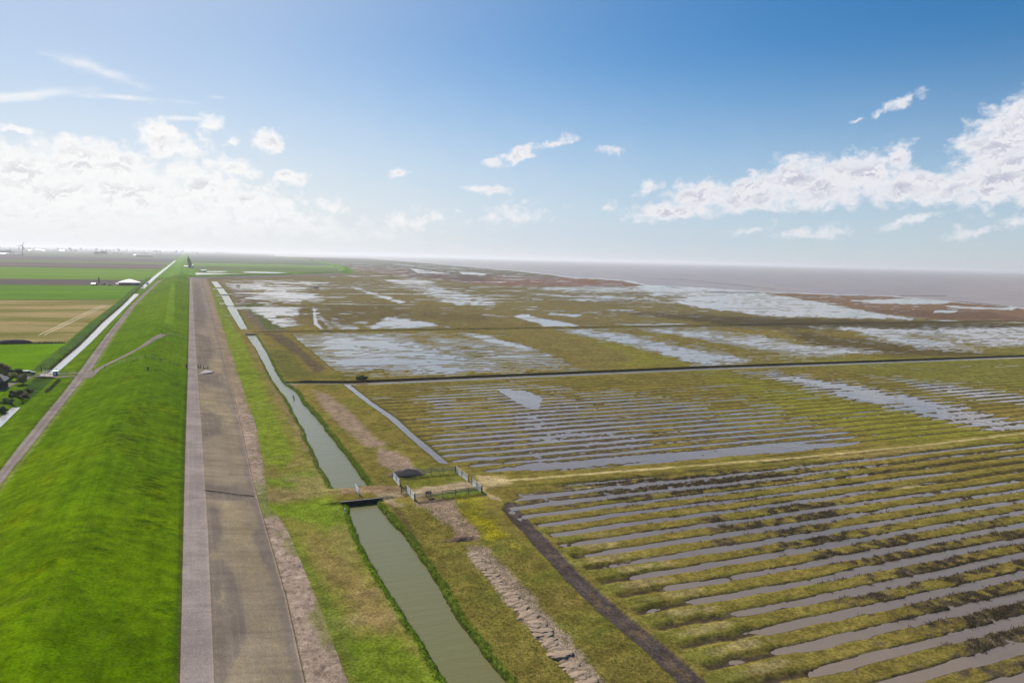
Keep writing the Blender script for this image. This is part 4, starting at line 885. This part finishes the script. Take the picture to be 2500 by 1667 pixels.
# bridge with railings, sluice box
br = empty('small_bridge', (-45.7, 302.5, .55)); tag(br, 'small bridge with pale railings where the tracks cross the ditch', 'bridge'); m = MB(); m.box((0, 0, -.02), (5.2, 7.5, .3)); m.build('deck', plain('bridge deck', (150, 138, 130), .9, 0, .1, 2), br)
for sy in (-3.7, 3.7):
    m = MB()
    for k in range(4): m.box((-2.4+k*1.6, sy, .55), (.08, .08, 1.0))
    m.box((0, sy, 1.02), (5.0, .07, .09)); m.box((0, sy, .6), (5.0, .06, .07)); m.build('railing', M_white, br)
sb = empty('sluice_box', (-43.6, 301.2, .5)); tag(sb, 'teal sluice box standing at the end of the little bridge', 'sluice'); m = MB(); m.box((0, 0, .75), (1.3, 1.3, 1.5)); m.build('housing', M_teal, sb); m = MB(); m.box((0, 0, 1.56), (1.5, 1.5, .12)); m.build('lid', M_teal, sb); m = MB(); m.tube((.3, .2, 1.6), (.3, .2, 2.4), .07); m.lathe([(.28, 2.25), (.28, 2.3)], (.3, .2, 0), 12); m.build('hand_wheel', M_dark, sb)
post('gate_post', 'dark gate post beside the track left of the bridge', G(101, 906, .36), 1.9, .17, M_post)
fence_line('short wire fence from the gate post to the bridge', [G(102, 906, .36), G(120, 907, .36)], 1.5, .9)
mh = empty('manure_heap', G(32, 838.5, .35)); tag(mh, 'long dark manure heap along the hedge line of the pasture', 'heap'); m = MB(); m.lathe([(1, 0), (.95, .3), (.8, .7), (.55, .95), (.02, 1.05)], n=40); o = m.build('heap_body', M_manure, mh, True); o.scale = (8.6, 2.2, 1.7)
for v in o.data.vertices: v.co *= 1+.22*float(fbm(np.array([v.co.x*5]), np.array([v.co.y*5+v.co.z*3]), 9, 3)[0])
fh = empty('field_hedge', (0, 0, 0)); tag(fh, 'thin dark hedge line between the pasture and the stubble field', 'hedge'); m = MB(); r = random.Random(6)
for k in range(1500):
    x = r.uniform(-150, -55); p = Vector((x, 406.5+r.gauss(0, .5), .3+r.random()*.5)); q = Vector((r.gauss(0, 1), r.gauss(0, 1), r.gauss(0, 1))).normalized()*.34; w_ = q.orthogonal().normalized()*.22; m.add([p-q, p+w_, p+q, p-w_], [(0, 1, 2, 3)])
m.build('foliage', M_leaf[1], fh)
# --- mid distance: round house, mast, tank, hides
def gabled(name, label, p, L_, wd, hw, hr, wm, rm, rz_=0.0, cat='barn', group=None, door=True):
    o = empty(name, p, rz_); tag(o, label, cat, group); m = MB(); m.box((0, 0, hw/2), (L_, wd, hw))
    m.add([(-L_/2, -wd/2, hw), (-L_/2, wd/2, hw), (-L_/2, 0, hw+hr*.96)], [(0, 2, 1)]); m.add([(L_/2, -wd/2, hw), (L_/2, wd/2, hw), (L_/2, 0, hw+hr*.96)], [(0, 1, 2)]); m.build('wall', wm, o)
    m = MB(); a = L_/2+.4; b = wd/2+.5; z0 = hw-.15; m.add([(-a, -b, z0), (a, -b, z0), (a, 0, hw+hr), (-a, 0, hw+hr), (-a, b, z0), (a, b, z0)], [(0, 1, 2, 3), (3, 2, 5, 4)]); m.build('roof', rm, o)
    if door: m = MB(); m.box((L_*.2, -wd/2-.04, hw*.42), (L_*.16, .1, hw*.84)); m.build('door', M_dark, o)
    return o
bn = empty('white_roofed_barn', G(315, 697.3, .35)+Vector((0, 9, 0))); tag(bn, 'wide dark walled barn under a shallow white hip roof', 'barn'); m = MB(); m.box((0, 0, 2.0), (22.5, 16, 4.0)); m.build('wall', M_dark, bn); m = MB(); m.add([(-12, -9, 3.9), (12, -9, 3.9), (12, 9, 3.9), (-12, 9, 3.9), (-1.0, 0, 7.6), (1.0, 0, 7.6)], [(0, 1, 5, 4), (1, 2, 5), (2, 3, 4, 5), (3, 0, 4), (3, 2, 1, 0)]); m.build('roof', M_whroof, bn); m = MB(); m.box((4, -8.05, 1.6), (5, .12, 3.2)); m.build('door', M_blue, bn)
tk = empty('round_tank', G(360, 697.0, .35)); tag(tk, 'round white tank beside the lane near the barn', 'tank'); m = MB(); m.lathe([(.3, .5), (1.1, .8), (1.65, 1.6), (1.8, 2.4), (1.65, 3.2), (1.1, 4.0), (.3, 4.3)], n=20); m.build('vessel', M_white, tk, True)
for k in range(4): m = MB(); a = k*math.pi/2+.7; m.tube((math.cos(a)*1.1, math.sin(a)*1.1, 0), (math.cos(a)*1.2, math.sin(a)*1.2, 1.3), .12); m.build('leg', M_galv, tk)
ms = empty('slim_silo', G(241.5, 694, .35)); tag(ms, 'slim dark feed silo rising over the ploughed strip', 'silo'); m = MB(); m.lathe([(.35, 1.5), (.85, 2.6), (.85, 8.0), (.3, 8.8)], n=14); m.build('hopper', M_dark, ms, True)
for k in range(3): m = MB(); a = k*2.09; m.tube((math.cos(a)*.8, math.sin(a)*.8, 0), (math.cos(a)*.8, math.sin(a)*.8, 3), .08); m.build('leg', M_dark, ms)
gabled('low_shed', 'low shed with a pale roof beside the slim silo', G(230, 695.6, .35), 6, 4, 1.6, .8, M_dark, M_whroof, 0, 'shed'); gabled('farm_trailer', 'small white trailer left of the white roofed barn', G(288, 696, .35), 4.5, 2.4, 2.0, .4, M_white, M_white, .2, 'trailer')
for u, v, h, r, sd_, lb in ((236, 696, 3.0, 3.2, 31, 'low dark shrub left of the slim silo'), (252, 696, 2.6, 3.4, 32, 'low dark shrub right of the slim silo'), (268, 697, 1.6, 3.0, 33, 'lowest shrub between the silo and the barn'), (346, 699, 2.0, 2.2, 34, 'small shrub between the barn and the round tank'), (388, 682.5, 2.6, 2.4, 35, 'dark shrub at the far bend of the lane')):
    tree('shrub', lb, 'shrub', G(u, v, .3), h, r, M_leaf[1], 160, sd_, None, .9, False, r*.14)
gabled('white_hut', 'small white hut behind the corner puddle', G(497, 663, .35), 10, 7, 3.2, .9, M_white, M_whroof, .1, 'hut'); gabled('bird_hide', 'dark bird hide on the marsh between two pale pools', G(772, 703.5, .35), 6.5, 3, 1.7, .4, M_post, M_post, 0, 'hide'); gabled('bird_hide', 'brown hide at the muddy margin by the white pools', G(581, 698.5, .35), 5, 3, 1.6, .4, M_twig, M_twig, 0, 'hide')
gabled('white_cottage', 'white cottage left of the poplar clump at the end of the dike', G(456, 655, .35), 12, 9, 5.5, 1.2, M_white, M_whroof, 0, 'house'); gabled('pale_cottage', 'narrow pale cottage right of the poplar clump', G(469, 654, .35), 7, 7, 7, 1.2, M_white, M_whroof, 0, 'house')
for k, (u, h) in enumerate(((460, 30), (462, 34), (464.5, 24), (466.5, 19), (461, 26), (463.5, 17))): tree('poplar', ('tall slim poplar in the dark clump at the end of the dike'), 'tree', G(u, 655+.3*k, .3), h, 3.0, M_leaf[1], 420, 40+k, 'poplars at the end of the dike', 1.0, True, 1.0)
# wind turbine
wt = empty('wind_turbine', G(56, 625.5, .3), math.radians(-8)); k_ = 4350/4766; tag(wt, 'lone white wind turbine on the hazy left horizon', 'wind turbine'); hub = 47.0
m = MB(); m.lathe([(2.3, 0), (1.9, 15), (1.3, hub-1)], n=16); m.build('tower', plain('backlit turbine grey', (150, 152, 158), .6, 0, .04, 1, 0), wt, True); m = MB(); m.box((0, 1.2, hub), (2.4, 5.5, 2.5)); m.build('nacelle', M_galv, wt); m = MB(); m.lathe([(.3, -1.2), (1.2, -.2), (1.3, .6)], n=14); hbo = m.build('hub', M_galv, wt, True); hbo.rotation_euler = (math.radians(90), 0, 0); hbo.location = (0, -2.0, hub)  # tower colour darkened to grey for standing against the light
for ang in (24, 144, 268):
    m = MB(); t = math.radians(ang); d = Vector((math.sin(t), 0, math.cos(t))); e = Vector((math.cos(t), 0, -math.sin(t))); vs = []
    for q, wd in ((0.6, 1.4), (4, 3.0), (12, 2.2), (25, .8)):
        for sx, sy in ((-.35, 0), (0, -.2), (.65, 0), (0, .2)): vs.append(d*q+e*(sx*wd)+Vector((0, sy*wd*.7, 0)))
    m.add(vs, [(4*i+j, 4*i+(j+1) % 4, 4*i+4+(j+1) % 4, 4*i+4+j) for i in range(3) for j in range(4)]+[(12, 13, 14, 15)]); o = m.build('blade', M_galv, wt, True); o.location = (0, -2.6, hub)
# far farms
FARMS = [(6, 621.5, 36, 'long white roofed cattle shed at the far left edge', 'shed', 1), (22, 622, 20, 'grey shed right of the long white cattle shed', 'shed', 0), (42, 622.5, 30, 'low grey shed in front of the wind turbine', 'shed', 0), (73, 612.6, 20, 'small white far shed right of the turbine', 'shed', 1), (93, 611.5, 40, 'taller white far shed right of the turbine', 'shed', 2), (105, 612.5, 28, 'small pale far shed right of the taller one', 'shed', 1), (150, 614, 40, 'bright white far shed standing alone in the haze', 'shed', 2), (148, 604, 60, 'faint white roof almost on the horizon', 'shed', 2),
         (318, 615, 95, 'long thin white roofed far greenhouse', 'greenhouse', 1), (332.5, 626, 22, 'white gabled far house left of the blue shed', 'house', 2), (353, 627.3, 62, 'large dark blue far shed right of the white house', 'shed', 3), (552, 618.5, 130, 'long grey far shed beside the hazy trees right of the dike', 'shed', 4)]
M_fgrey = plain('far grey wall', (140, 140, 146), .8, 0, .1, .3, 0)
for u, v, L_, lb, ct, kd in FARMS:
    p = G(u, v, .3); sc = min(1.6, max(.8, p.y/3200)); hw = {0: 4, 1: 4, 2: 6, 3: 7, 4: 9}[kd]*sc
    gabled('far_'+ct, lb, p, L_*sc*.9, 18*sc*.7, hw, hw*.3, {0: M_blue, 1: M_blue, 2: M_white, 3: M_blue, 4: M_fgrey}[kd], {0: M_fgrey, 1: M_whroof, 2: M_whroof, 3: M_blue, 4: M_fgrey}[kd], 0.0, ct, None, False)
# trees towards the horizon
PT = []
for k in range(4):
    o = tree('field_tree', 'x', 'tree', (0, 0, 0), 12.0, 5.0, M_leaf[1 if k % 2 else 2], 150, 60+k, None, .9, True, 1.25); PT.append(o)
first = [True]*4
def far_tree(u, v, h, label, group):
    k = RNG.randrange(4); p = G(u, v, .2)
    if first[k]: o = PT[k]; first[k] = False
    else: o = copy_tree(PT[k])
    s_ = h/12.0; o.location = p; o.scale = (s_*RNG.uniform(.8, 1.5), s_*RNG.uniform(.8, 1.5), s_*RNG.uniform(.8, 1.15)); o.rotation_euler = (0, 0, RNG.uniform(0, 6.28)); tag(o, label, 'tree', group)
for u0, u1, v, n, h, lb, gp in ((232, 262, 623.5, 9, 26, 'hazy tree in the tall grove left of the long greenhouse', 'grove left of the greenhouse'), (266, 300, 621.5, 8, 14, 'low hazy tree in the row before the long greenhouse', 'trees before the greenhouse'), (318, 331, 622, 4, 15, 'hazy tree beside the white gabled far house', 'trees by the gabled house'),
    (376, 444, 624.5, 15, 11, 'small tree in the evenly spaced row left of the dike', 'row of small trees by the dike'), (345, 365, 622, 3, 16, 'hazy tree behind the dark blue far shed', 'trees behind the blue shed'), (0, 36, 619.5, 10, 18, 'hazy tree behind the long white cattle shed', 'trees behind the cattle shed'), (524, 548, 619, 7, 30, 'hazy tree in the clump beside the long grey far shed', 'trees by the grey shed'), (470, 520, 617, 7, 18, 'hazy scattered tree right of the poplar clump', 'scattered trees right of the poplars')):
    for k in range(n): far_tree(u0+(u1-u0)*(k+.5*RNG.random())/n, v+RNG.uniform(-.4, .4)+.0248*0, h*RNG.uniform(.75, 1.2), lb, gp)
for k in range(46):
    u = 2+k*10.6+RNG.uniform(-4, 4); v = hz(u)+RNG.choice((6.5, 7.5, 9, 10.5)); far_tree(u, v, RNG.uniform(22, 44), 'tree in the faint wood along the left horizon', 'faint horizon wood')
for u, v, h, lb in ((762, 639, 14, 'small dark tree on the corner polder left of the dike bend'), (788, 636.5, 13, 'small dark tree at the bend of the cross dike')): far_tree(u, v, h, lb, None)
# brushwood groynes
M_gro = plain('wet brushwood', (66, 58, 56), .9, 0, .25, .5, .3)
for a, b, lb in (((1600, 680), (1722, 687), 'dark brushwood groyne off the tip of the brown spit'), ((1726, 689), (1893, 706), 'dark brushwood groyne running towards the seaward spit'), ((1640, 671), (1700, 674), 'faint far brushwood groyne beyond the spit tip'), ((2197, 722), (2310, 722.5), 'dark groyne line along the seaward edge of the right spit'), ((2327, 735), (2463, 749), 'dark groyne line slanting off the right hand spit'), ((1720, 713.5), (1860, 714.5), 'short groyne line joining the two brown spits')):
    p, q = G(*a, 0), G(*b, 0); o = empty('groyne', p); tag(o, lb, 'groyne'); d = q-p; n = 60; m = MB(); u_ = d.normalized(); nn = Vector((-u_.y, u_.x, 0)); vs = []
    for k in range(n+1):
        c = d*(k/n)+nn*vn(np.array([k*.3]), np.array([1.]), 99)[0]*3; h_ = .55+.3*vn(np.array([k*.9]), np.array([4.]), 98)[0]; vs += [c-nn*.9+Vector((0, 0, -.3)), c-nn*.6+Vector((0, 0, h_)), c+nn*.6+Vector((0, 0, h_)), c+nn*.9+Vector((0, 0, -.3))]
    m.add(vs, [(4*k+j, 4*k+j+1, 4*k+5+j, 4*k+4+j) for k in range(n) for j in range(3)]); m.build('brush_bank', M_gro, o)
    m = MB()
    for k in range(0, n, 3): c = d*(k/n); m.tube((c.x, c.y, -.5), (c.x, c.y, 1.1), .12, .1, 5)
    m.build('stakes', M_post, o)
# --- rough growth that nobody could count
def tufts(name, label, pts, hgt, mat, n=6, spread=.16, seed=3, width=.05):
    r = np.random.RandomState(seed); N = len(pts)*n; B = np.repeat(np.asarray(pts, float), n, 0)
    B[:, :2] += r.normal(0, spread, (N, 2)); a = r.uniform(0, 6.283, N); hh = hgt*r.uniform(.45, 1.2, N); ln = r.uniform(.1, .6, N)*hh; b = r.uniform(0, 6.283, N)
    dx, dy = np.cos(a)*width, np.sin(a)*width
    V = np.zeros((N, 3, 3)); V[:, 0] = B+np.stack([-dx, -dy, -.05+0*a], 1); V[:, 1] = B+np.stack([dx, dy, -.05+0*a], 1); V[:, 2] = B+np.stack([np.cos(b)*ln, np.sin(b)*ln, hh], 1)
    me = bpy.data.meshes.new(name); me.vertices.add(3*N); me.vertices.foreach_set('co', V.astype(np.float32).ravel()); me.loops.add(3*N); me.loops.foreach_set('vertex_index', np.arange(3*N, dtype=np.int32)); me.polygons.add(N); me.polygons.foreach_set('loop_start', np.arange(0, 3*N, 3, dtype=np.int32))
    try: me.polygons.foreach_set('loop_total', np.full(N, 3, np.int32))
    except Exception: pass
    me.update(calc_edges=True); o = link_mesh(name, me, mat); tag(o, label, name.replace('_', ' '), None, 'stuff'); return o
rs = np.random.RandomState(4)
def pick(mask, count, dens_y=None):
    idx = np.flatnonzero(mask.ravel()); w_ = (YN.ravel()[idx]**(1.2)); p = w_/w_.sum(); k = rs.choice(idx, min(count, len(idx)), False, p); return np.stack([XN.ravel()[k], YN.ravel()[k], HN.ravel()[k]], 1)
M_scr = leafmat('dark saltmarsh scrub', (98, 86, 64), (68, 60, 46)); M_blade = leafmat('bank grass blades', (108, 132, 42), (82, 104, 34)); M_dry = leafmat('dry tussock blades', (138, 130, 62), (98, 104, 44))
tufts('marsh_scrub', 'dark ragged scrub growing along the flooded furrow edges', pick((SCRUB > .40) & (HN > -.06) & (YN < 132) & (YN > 48), 5200), .28, M_scr, 7, .2, 5, .05)
tufts('bank_grass', 'rank dark green grass hanging over the channel banks', pick((CI > -1.15) & (CI < -.10) & (YN < 330) & (XN < 36), 3000), .30, M_blade, 8, .14, 6, .04)
tufts('marsh_tussocks', 'dry tussocks scattered over the rough bank turf', pick((XN > 31.5) & (XN < 47.5) & (YN < 128) & (YN > 48) & (HN > .3) & (rs.rand(*XN.shape) < .3), 4200), .16, M_dry, 6, .16, 7, .05)
# ------------------------------------------------------------------ sky, sun, air, camera
SUN_AZ, SUN_EL = -11.0, 31.0            # degrees from the dike axis, above the horizon
w = bpy.data.worlds.new('World'); scene.world = w; w.use_nodes = True
nt = w.node_tree
for n in list(nt.nodes): nt.nodes.remove(n)
out = nt.nodes.new('ShaderNodeOutputWorld')
sky = nt.nodes.new('ShaderNodeTexSky'); sky.sky_type = 'NISHITA'; sky.sun_disc = False
sky.sun_elevation = math.radians(SUN_EL); sky.sun_rotation = math.radians(SUN_AZ); sky.altitude = 0; sky.air_density = 1.0; sky.dust_density = SKY_DUST; sky.ozone_density = SKY_OZ
bg = nt.nodes.new('ShaderNodeBackground'); bg.inputs['Strength'].default_value = SKY_STR
hs = nt.nodes.new('ShaderNodeHueSaturation'); hs.inputs['Saturation'].default_value = SKY_SAT; nt.links.new(sky.outputs[0], hs.inputs['Color']); nt.links.new(hs.outputs[0], bg.inputs['Color'])
tc = nt.nodes.new('ShaderNodeTexCoord'); sp = nt.nodes.new('ShaderNodeSeparateXYZ'); nt.links.new(tc.outputs['Generated'], sp.inputs[0])
az = mth(nt, 'MULTIPLY', mth(nt, 'ARCTAN2', sp.outputs[0], sp.outputs[1]), 57.2958); el = mth(nt, 'MULTIPLY', mth(nt, 'ARCSINE', sp.outputs[2]), 57.2958)
cv = nt.nodes.new('ShaderNodeCombineXYZ'); nt.links.new(az, cv.inputs[0]); nt.links.new(el, cv.inputs[1])
def wnoise(scale, detail, rough, stretch=(1, 1, 1), color=False, off=(0, 0, 0)):
    mp = nt.nodes.new('ShaderNodeMapping'); mp.inputs['Scale'].default_value = stretch; mp.inputs['Location'].default_value = off; nt.links.new(cv.outputs[0], mp.inputs['Vector'])
    n = nt.nodes.new('ShaderNodeTexNoise'); n.inputs['Scale'].default_value = scale; n.inputs['Detail'].default_value = detail; n.inputs['Roughness'].default_value = rough
    nt.links.new(mp.outputs[0], n.inputs['Vector']); return n.outputs['Color'] if color else n.outputs['Fac']
def vop(op, a, b):
    n = nt.nodes.new('ShaderNodeVectorMath'); n.operation = op
    for i, v in enumerate((a, b)):
        if isinstance(v, tuple): n.inputs[i].default_value = v
        else: nt.links.new(v, n.inputs[i])
    return n.outputs['Value'] if op in ('LENGTH', 'DOT_PRODUCT') else n.outputs[0]
warp = vop('MULTIPLY', vop('SUBTRACT', wnoise(0.55, 3, 0.6, (1, 1.3, 1), True), (0.5, 0.5, 0.5)), (2.4, 1.3, 0.0))
P = vop('ADD', cv.outputs[0], warp)
def blobs(lst, P):
    acc = None
    for (u, v, rx, ry, tilt, wt) in lst:
        a, e = azel(u, v); d = vop('SUBTRACT', P, (a, e, 0.0)); t = math.radians(tilt)
        kx, ky = 1/(rx*0.0312), 1/(ry*0.0312)
        x = vop('DOT_PRODUCT', d, (math.cos(t)*kx, math.sin(t)*kx, 0.0)); y = vop('DOT_PRODUCT', d, (-math.sin(t)*ky, math.cos(t)*ky, 0.0))
        f = mth(nt, 'MULTIPLY', mth(nt, 'SUBTRACT', 1.0, mth(nt, 'SQRT', mth(nt, 'ADD', mth(nt, 'MULTIPLY', x, x), mth(nt, 'MULTIPLY', y, y)))), wt)
        acc = f if acc is None else mth(nt, 'SMOOTH_MAX', acc, f, 0.15)
    return acc
CUM = [(100, 540, 420, 55, 0, .75), (480, 545, 330, 45, 0, .65), (760, 560, 300, 35, 0, .5), (40, 420, 130, 70, 0, 1), (190, 395, 140, 62, 0, 1), (120, 470, 200, 70, 0, .9), (290, 400, 90, 55, 0, .9), (395, 335, 62, 42, -18, 1), (430, 365, 90, 30, 0, .8), (330, 470, 210, 70, 0, 1),
 (500, 460, 120, 70, -10, .9), (600, 495, 150, 50, 0, .8), (700, 525, 110, 28, 0, .6), (512, 305, 26, 30, 0, .62), (500, 345, 30, 26, 0, .5), (570, 350, 24, 16, 0, .55), (655, 345, 42, 32, -20, .9), (712, 436, 55, 24, 10, .85),
 (560, 405, 90, 26, -8, .7), (815, 508, 55, 24, 0, .5), (35, 317, 60, 13, 0, .6), (968, 419, 30, 15, 8, .85), (1205, 393, 34, 15, 25, .75), (1265, 378, 60, 22, 24, .85), (1350, 352, 62, 14, 22, .6), (1195, 463, 66, 15, 0, .8),
 (1480, 370, 40, 13, 12, .45), (1585, 457, 36, 22, 15, .7), (1485, 503, 36, 15, 10, .55), (1640, 515, 120, 26, 5, .9), (1700, 475, 100, 38, 12, .9), (1830, 475, 130, 60, 8, 1), (1935, 430, 80, 55, 15, 1), (2010, 455, 150, 66, 8, 1), (2100, 430, 120, 60, 5, 1), (2190, 385, 46, 34, 30, .8),
 (2210, 455, 160, 46, 0, .9), (2340, 450, 130, 40, 10, .9), (2440, 440, 110, 70, 5, 1), (2450, 350, 100, 80, 10, 1), (2500, 285, 80, 55, 20, 1), (2520, 400, 100, 100, 0, 1), (2000, 567, 110, 16, 4, .55), (2215, 542, 80, 15, 18, .6), (1840, 560, 70, 12, 6, .45), (2370, 568, 70, 15, 8, .45), (2490, 540, 30, 22, 0, .5),
 (1000, 540, 130, 30, 5, .45), (1250, 525, 110, 30, 5, .42), (880, 560, 120, 20, 0, .3), (2205, 251, 48, 16, 28, .6), (2140, 284, 18, 8, 20, .45), (2090, 292, 22, 6, 10, .4), (2370, 410, 60, 20, 10, .35)]
CIR = [(60, 233, 160, 14, 12, .9), (225, 165, 120, 22, -14, .6), (300, 238, 170, 9, 2, .6), (430, 290, 110, 8, 6, .7), (530, 237, 30, 6, 0, .4)]
D = blobs(CUM, P)
nz = wnoise(0.9, 9, 0.66, (1, 1.35, 1)); nb = wnoise(0.32, 5, 0.6, (1, 1.6, 1), False, (5, 2, 0))
def wvor(scale, off=(0, 0, 0)):
    mp = nt.nodes.new('ShaderNodeMapping'); mp.inputs['Scale'].default_value = (1, 1.25, 1); mp.inputs['Location'].default_value = off; nt.links.new(P, mp.inputs['Vector'])
    n = nt.nodes.new('ShaderNodeTexVoronoi'); n.feature = 'SMOOTH_F1'; n.voronoi_dimensions = '2D'; n.inputs['Scale'].default_value = scale; n.inputs['Detail'].default_value = 3.0; n.inputs['Roughness'].default_value = 0.55; n.inputs['Smoothness'].default_value = 0.35
    nt.links.new(mp.outputs[0], n.inputs['Vector']); return n.outputs['Distance']
puff = wvor(0.75)
dens = mth(nt, 'ADD', D, mth(nt, 'ADD', mth(nt, 'MULTIPLY', mth(nt, 'SUBTRACT', nz, 0.46), 0.95), mth(nt, 'MULTIPLY', mth(nt, 'SUBTRACT', 0.62, puff), 0.42)))
alpha = remap(nt, dens, -0.07, 0.50)
core = remap(nt, dens, 0.30, 0.95)
# billows: the same puffs compared with themselves a little nearer the sun; grey where they are thick and turned away
rel = mth(nt, 'MULTIPLY', mth(nt, 'SUBTRACT', wvor(0.75, (0.10, -0.26, 0)), puff), 1.1)
gray = mth(nt, 'MULTIPLY', core, remap(nt, mth(nt, 'ADD', mth(nt, 'MULTIPLY', rel, -1.4), mth(nt, 'SUBTRACT', nb, 0.5)), -0.26, 0.28))
warmth = remap(nt, az, -4.0, 42.0)
c_white = mixrgb(nt, warmth, (1.0, 1.0, 1.0), (0.86, 0.87, 0.92)); c_grey = mixrgb(nt, warmth, (0.74, 0.75, 0.78), (0.52, 0.54, 0.66))
ccol = mixrgb(nt, mth(nt, 'MULTIPLY', gray, 0.9), c_white, c_grey)
cir = mth(nt, 'MULTIPLY', remap(nt, mth(nt, 'ADD', blobs(CIR, cv.outputs[0]), mth(nt, 'MULTIPLY', mth(nt, 'SUBTRACT', wnoise(0.5, 5, 0.6, (1, 3.5, 1)), 0.5), 1.2)), 0.0, 0.9), 0.75)
# thin milky veil low over the horizon, denser towards the sun
veil = mth(nt, 'MULTIPLY', mth(nt, 'POWER', remap(nt, el, 16.0, 0.5), 1.0), remap(nt, az, 85.0, -10.0, 0.62, 1.0))
veil = mth(nt, 'MULTIPLY', veil, remap(nt, nb, 0.25, 0.75, 0.85, 1.0))
sdv = (math.sin(math.radians(SUN_AZ))*math.cos(math.radians(SUN_EL)), math.cos(math.radians(SUN_AZ))*math.cos(math.radians(SUN_EL)), math.sin(math.radians(SUN_EL)))
aur = mth(nt, 'MULTIPLY', mth(nt, 'POWER', mth(nt, 'MAXIMUM', mth(nt, 'MULTIPLY', mth(nt, 'SUBTRACT', vop('DOT_PRODUCT', tc.outputs['Generated'], sdv), 0.30), 1.43), 0.0), 4.0), 0.62)          # milky aureole of thin high cloud round the sun
veil = mth(nt, 'SUBTRACT', 1.0, mth(nt, 'MULTIPLY', mth(nt, 'SUBTRACT', 1.0, veil), mth(nt, 'SUBTRACT', 1.0, aur)))
low = mth(nt, 'MULTIPLY', alpha, remap(nt, el, 0.3, 3.0, 0.25, 1.0))
total = mth(nt, 'MAXIMUM', low, cir)
bgc = nt.nodes.new('ShaderNodeBackground'); bgc.inputs['Strength'].default_value = CLOUD_STR; nt.links.new(ccol, bgc.inputs['Color'])
bgv = nt.nodes.new('ShaderNodeBackground'); bgv.inputs['Strength'].default_value = CLOUD_STR; nt.links.new(mixrgb(nt, warmth, (0.84, 0.86, 0.89), (0.54, 0.65, 0.82)), bgv.inputs['Color'])
m1 = nt.nodes.new('ShaderNodeMixShader'); nt.links.new(veil, m1.inputs[0]); nt.links.new(bg.outputs[0], m1.inputs[1]); nt.links.new(bgv.outputs[0], m1.inputs[2])
m2 = nt.nodes.new('ShaderNodeMixShader'); nt.links.new(total, m2.inputs[0]); nt.links.new(m1.outputs[0], m2.inputs[1]); nt.links.new(bgc.outputs[0], m2.inputs[2])
nt.links.new(m2.outputs[0], out.inputs['Surface'])
sl = bpy.data.lights.new('Sun', 'SUN'); sl.energy = SUN_STR; sl.angle = math.radians(0.53); sl.color = (1.0, 0.945, 0.87)
so = bpy.data.objects.new('Sun', sl); COL.objects.link(so)
sd = Vector((math.sin(math.radians(SUN_AZ))*math.cos(math.radians(SUN_EL)), math.cos(math.radians(SUN_AZ))*math.cos(math.radians(SUN_EL)), math.sin(math.radians(SUN_EL))))
so.rotation_euler = sd.to_track_quat('Z', 'Y').to_euler(); so.location = (0, 0, 300)
# the air
if HAZE > 0:
    hm = bpy.data.materials.new('sea air'); hm.use_nodes = True; ht = hm.node_tree
    for n in list(ht.nodes): ht.nodes.remove(n)
    ho = ht.nodes.new('ShaderNodeOutputMaterial'); pv = ht.nodes.new('ShaderNodeVolumePrincipled')
    pv.inputs['Color'].default_value = (0.84, 0.86, 0.90, 1); pv.inputs['Density'].default_value = HAZE; pv.inputs['Anisotropy'].default_value = 0.25
    ht.links.new(pv.outputs[0], ho.inputs['Volume'])
    hb = MB(); hb.box((0, 47000, 48.25), (160000, 96000, 103.5)); o = hb.build('haze', hm); tag(o, 'pale sea haze hanging over the whole flat land', 'haze', kind='stuff')
cam = bpy.data.cameras.new('Camera'); co = bpy.data.objects.new('Camera', cam); COL.objects.link(co)
cam.sensor_fit = 'HORIZONTAL'; cam.sensor_width = 36.0; cam.lens = 36.0*F/2500.0; cam.clip_start = 0.5; cam.clip_end = 300000
M3 = Matrix([[R[i, 0], -R[i, 1], -R[i, 2]] for i in range(3)])
co.matrix_world = Matrix.Translation((0, 0, H)) @ M3.to_4x4()
scene.camera = co
scene.view_settings.view_transform = 'Standard'; scene.view_settings.look = 'None'; scene.view_settings.gamma = 1.0
scene.view_settings.exposure = EXPO; scene.view_settings.use_curve_mapping = False
scene.render.engine = 'CYCLES'; scene.cycles.max_bounces = 5; scene.cycles.diffuse_bounces = 2; scene.cycles.glossy_bounces = 3; scene.cycles.volume_bounces = 0; scene.cycles.sample_clamp_indirect = 6
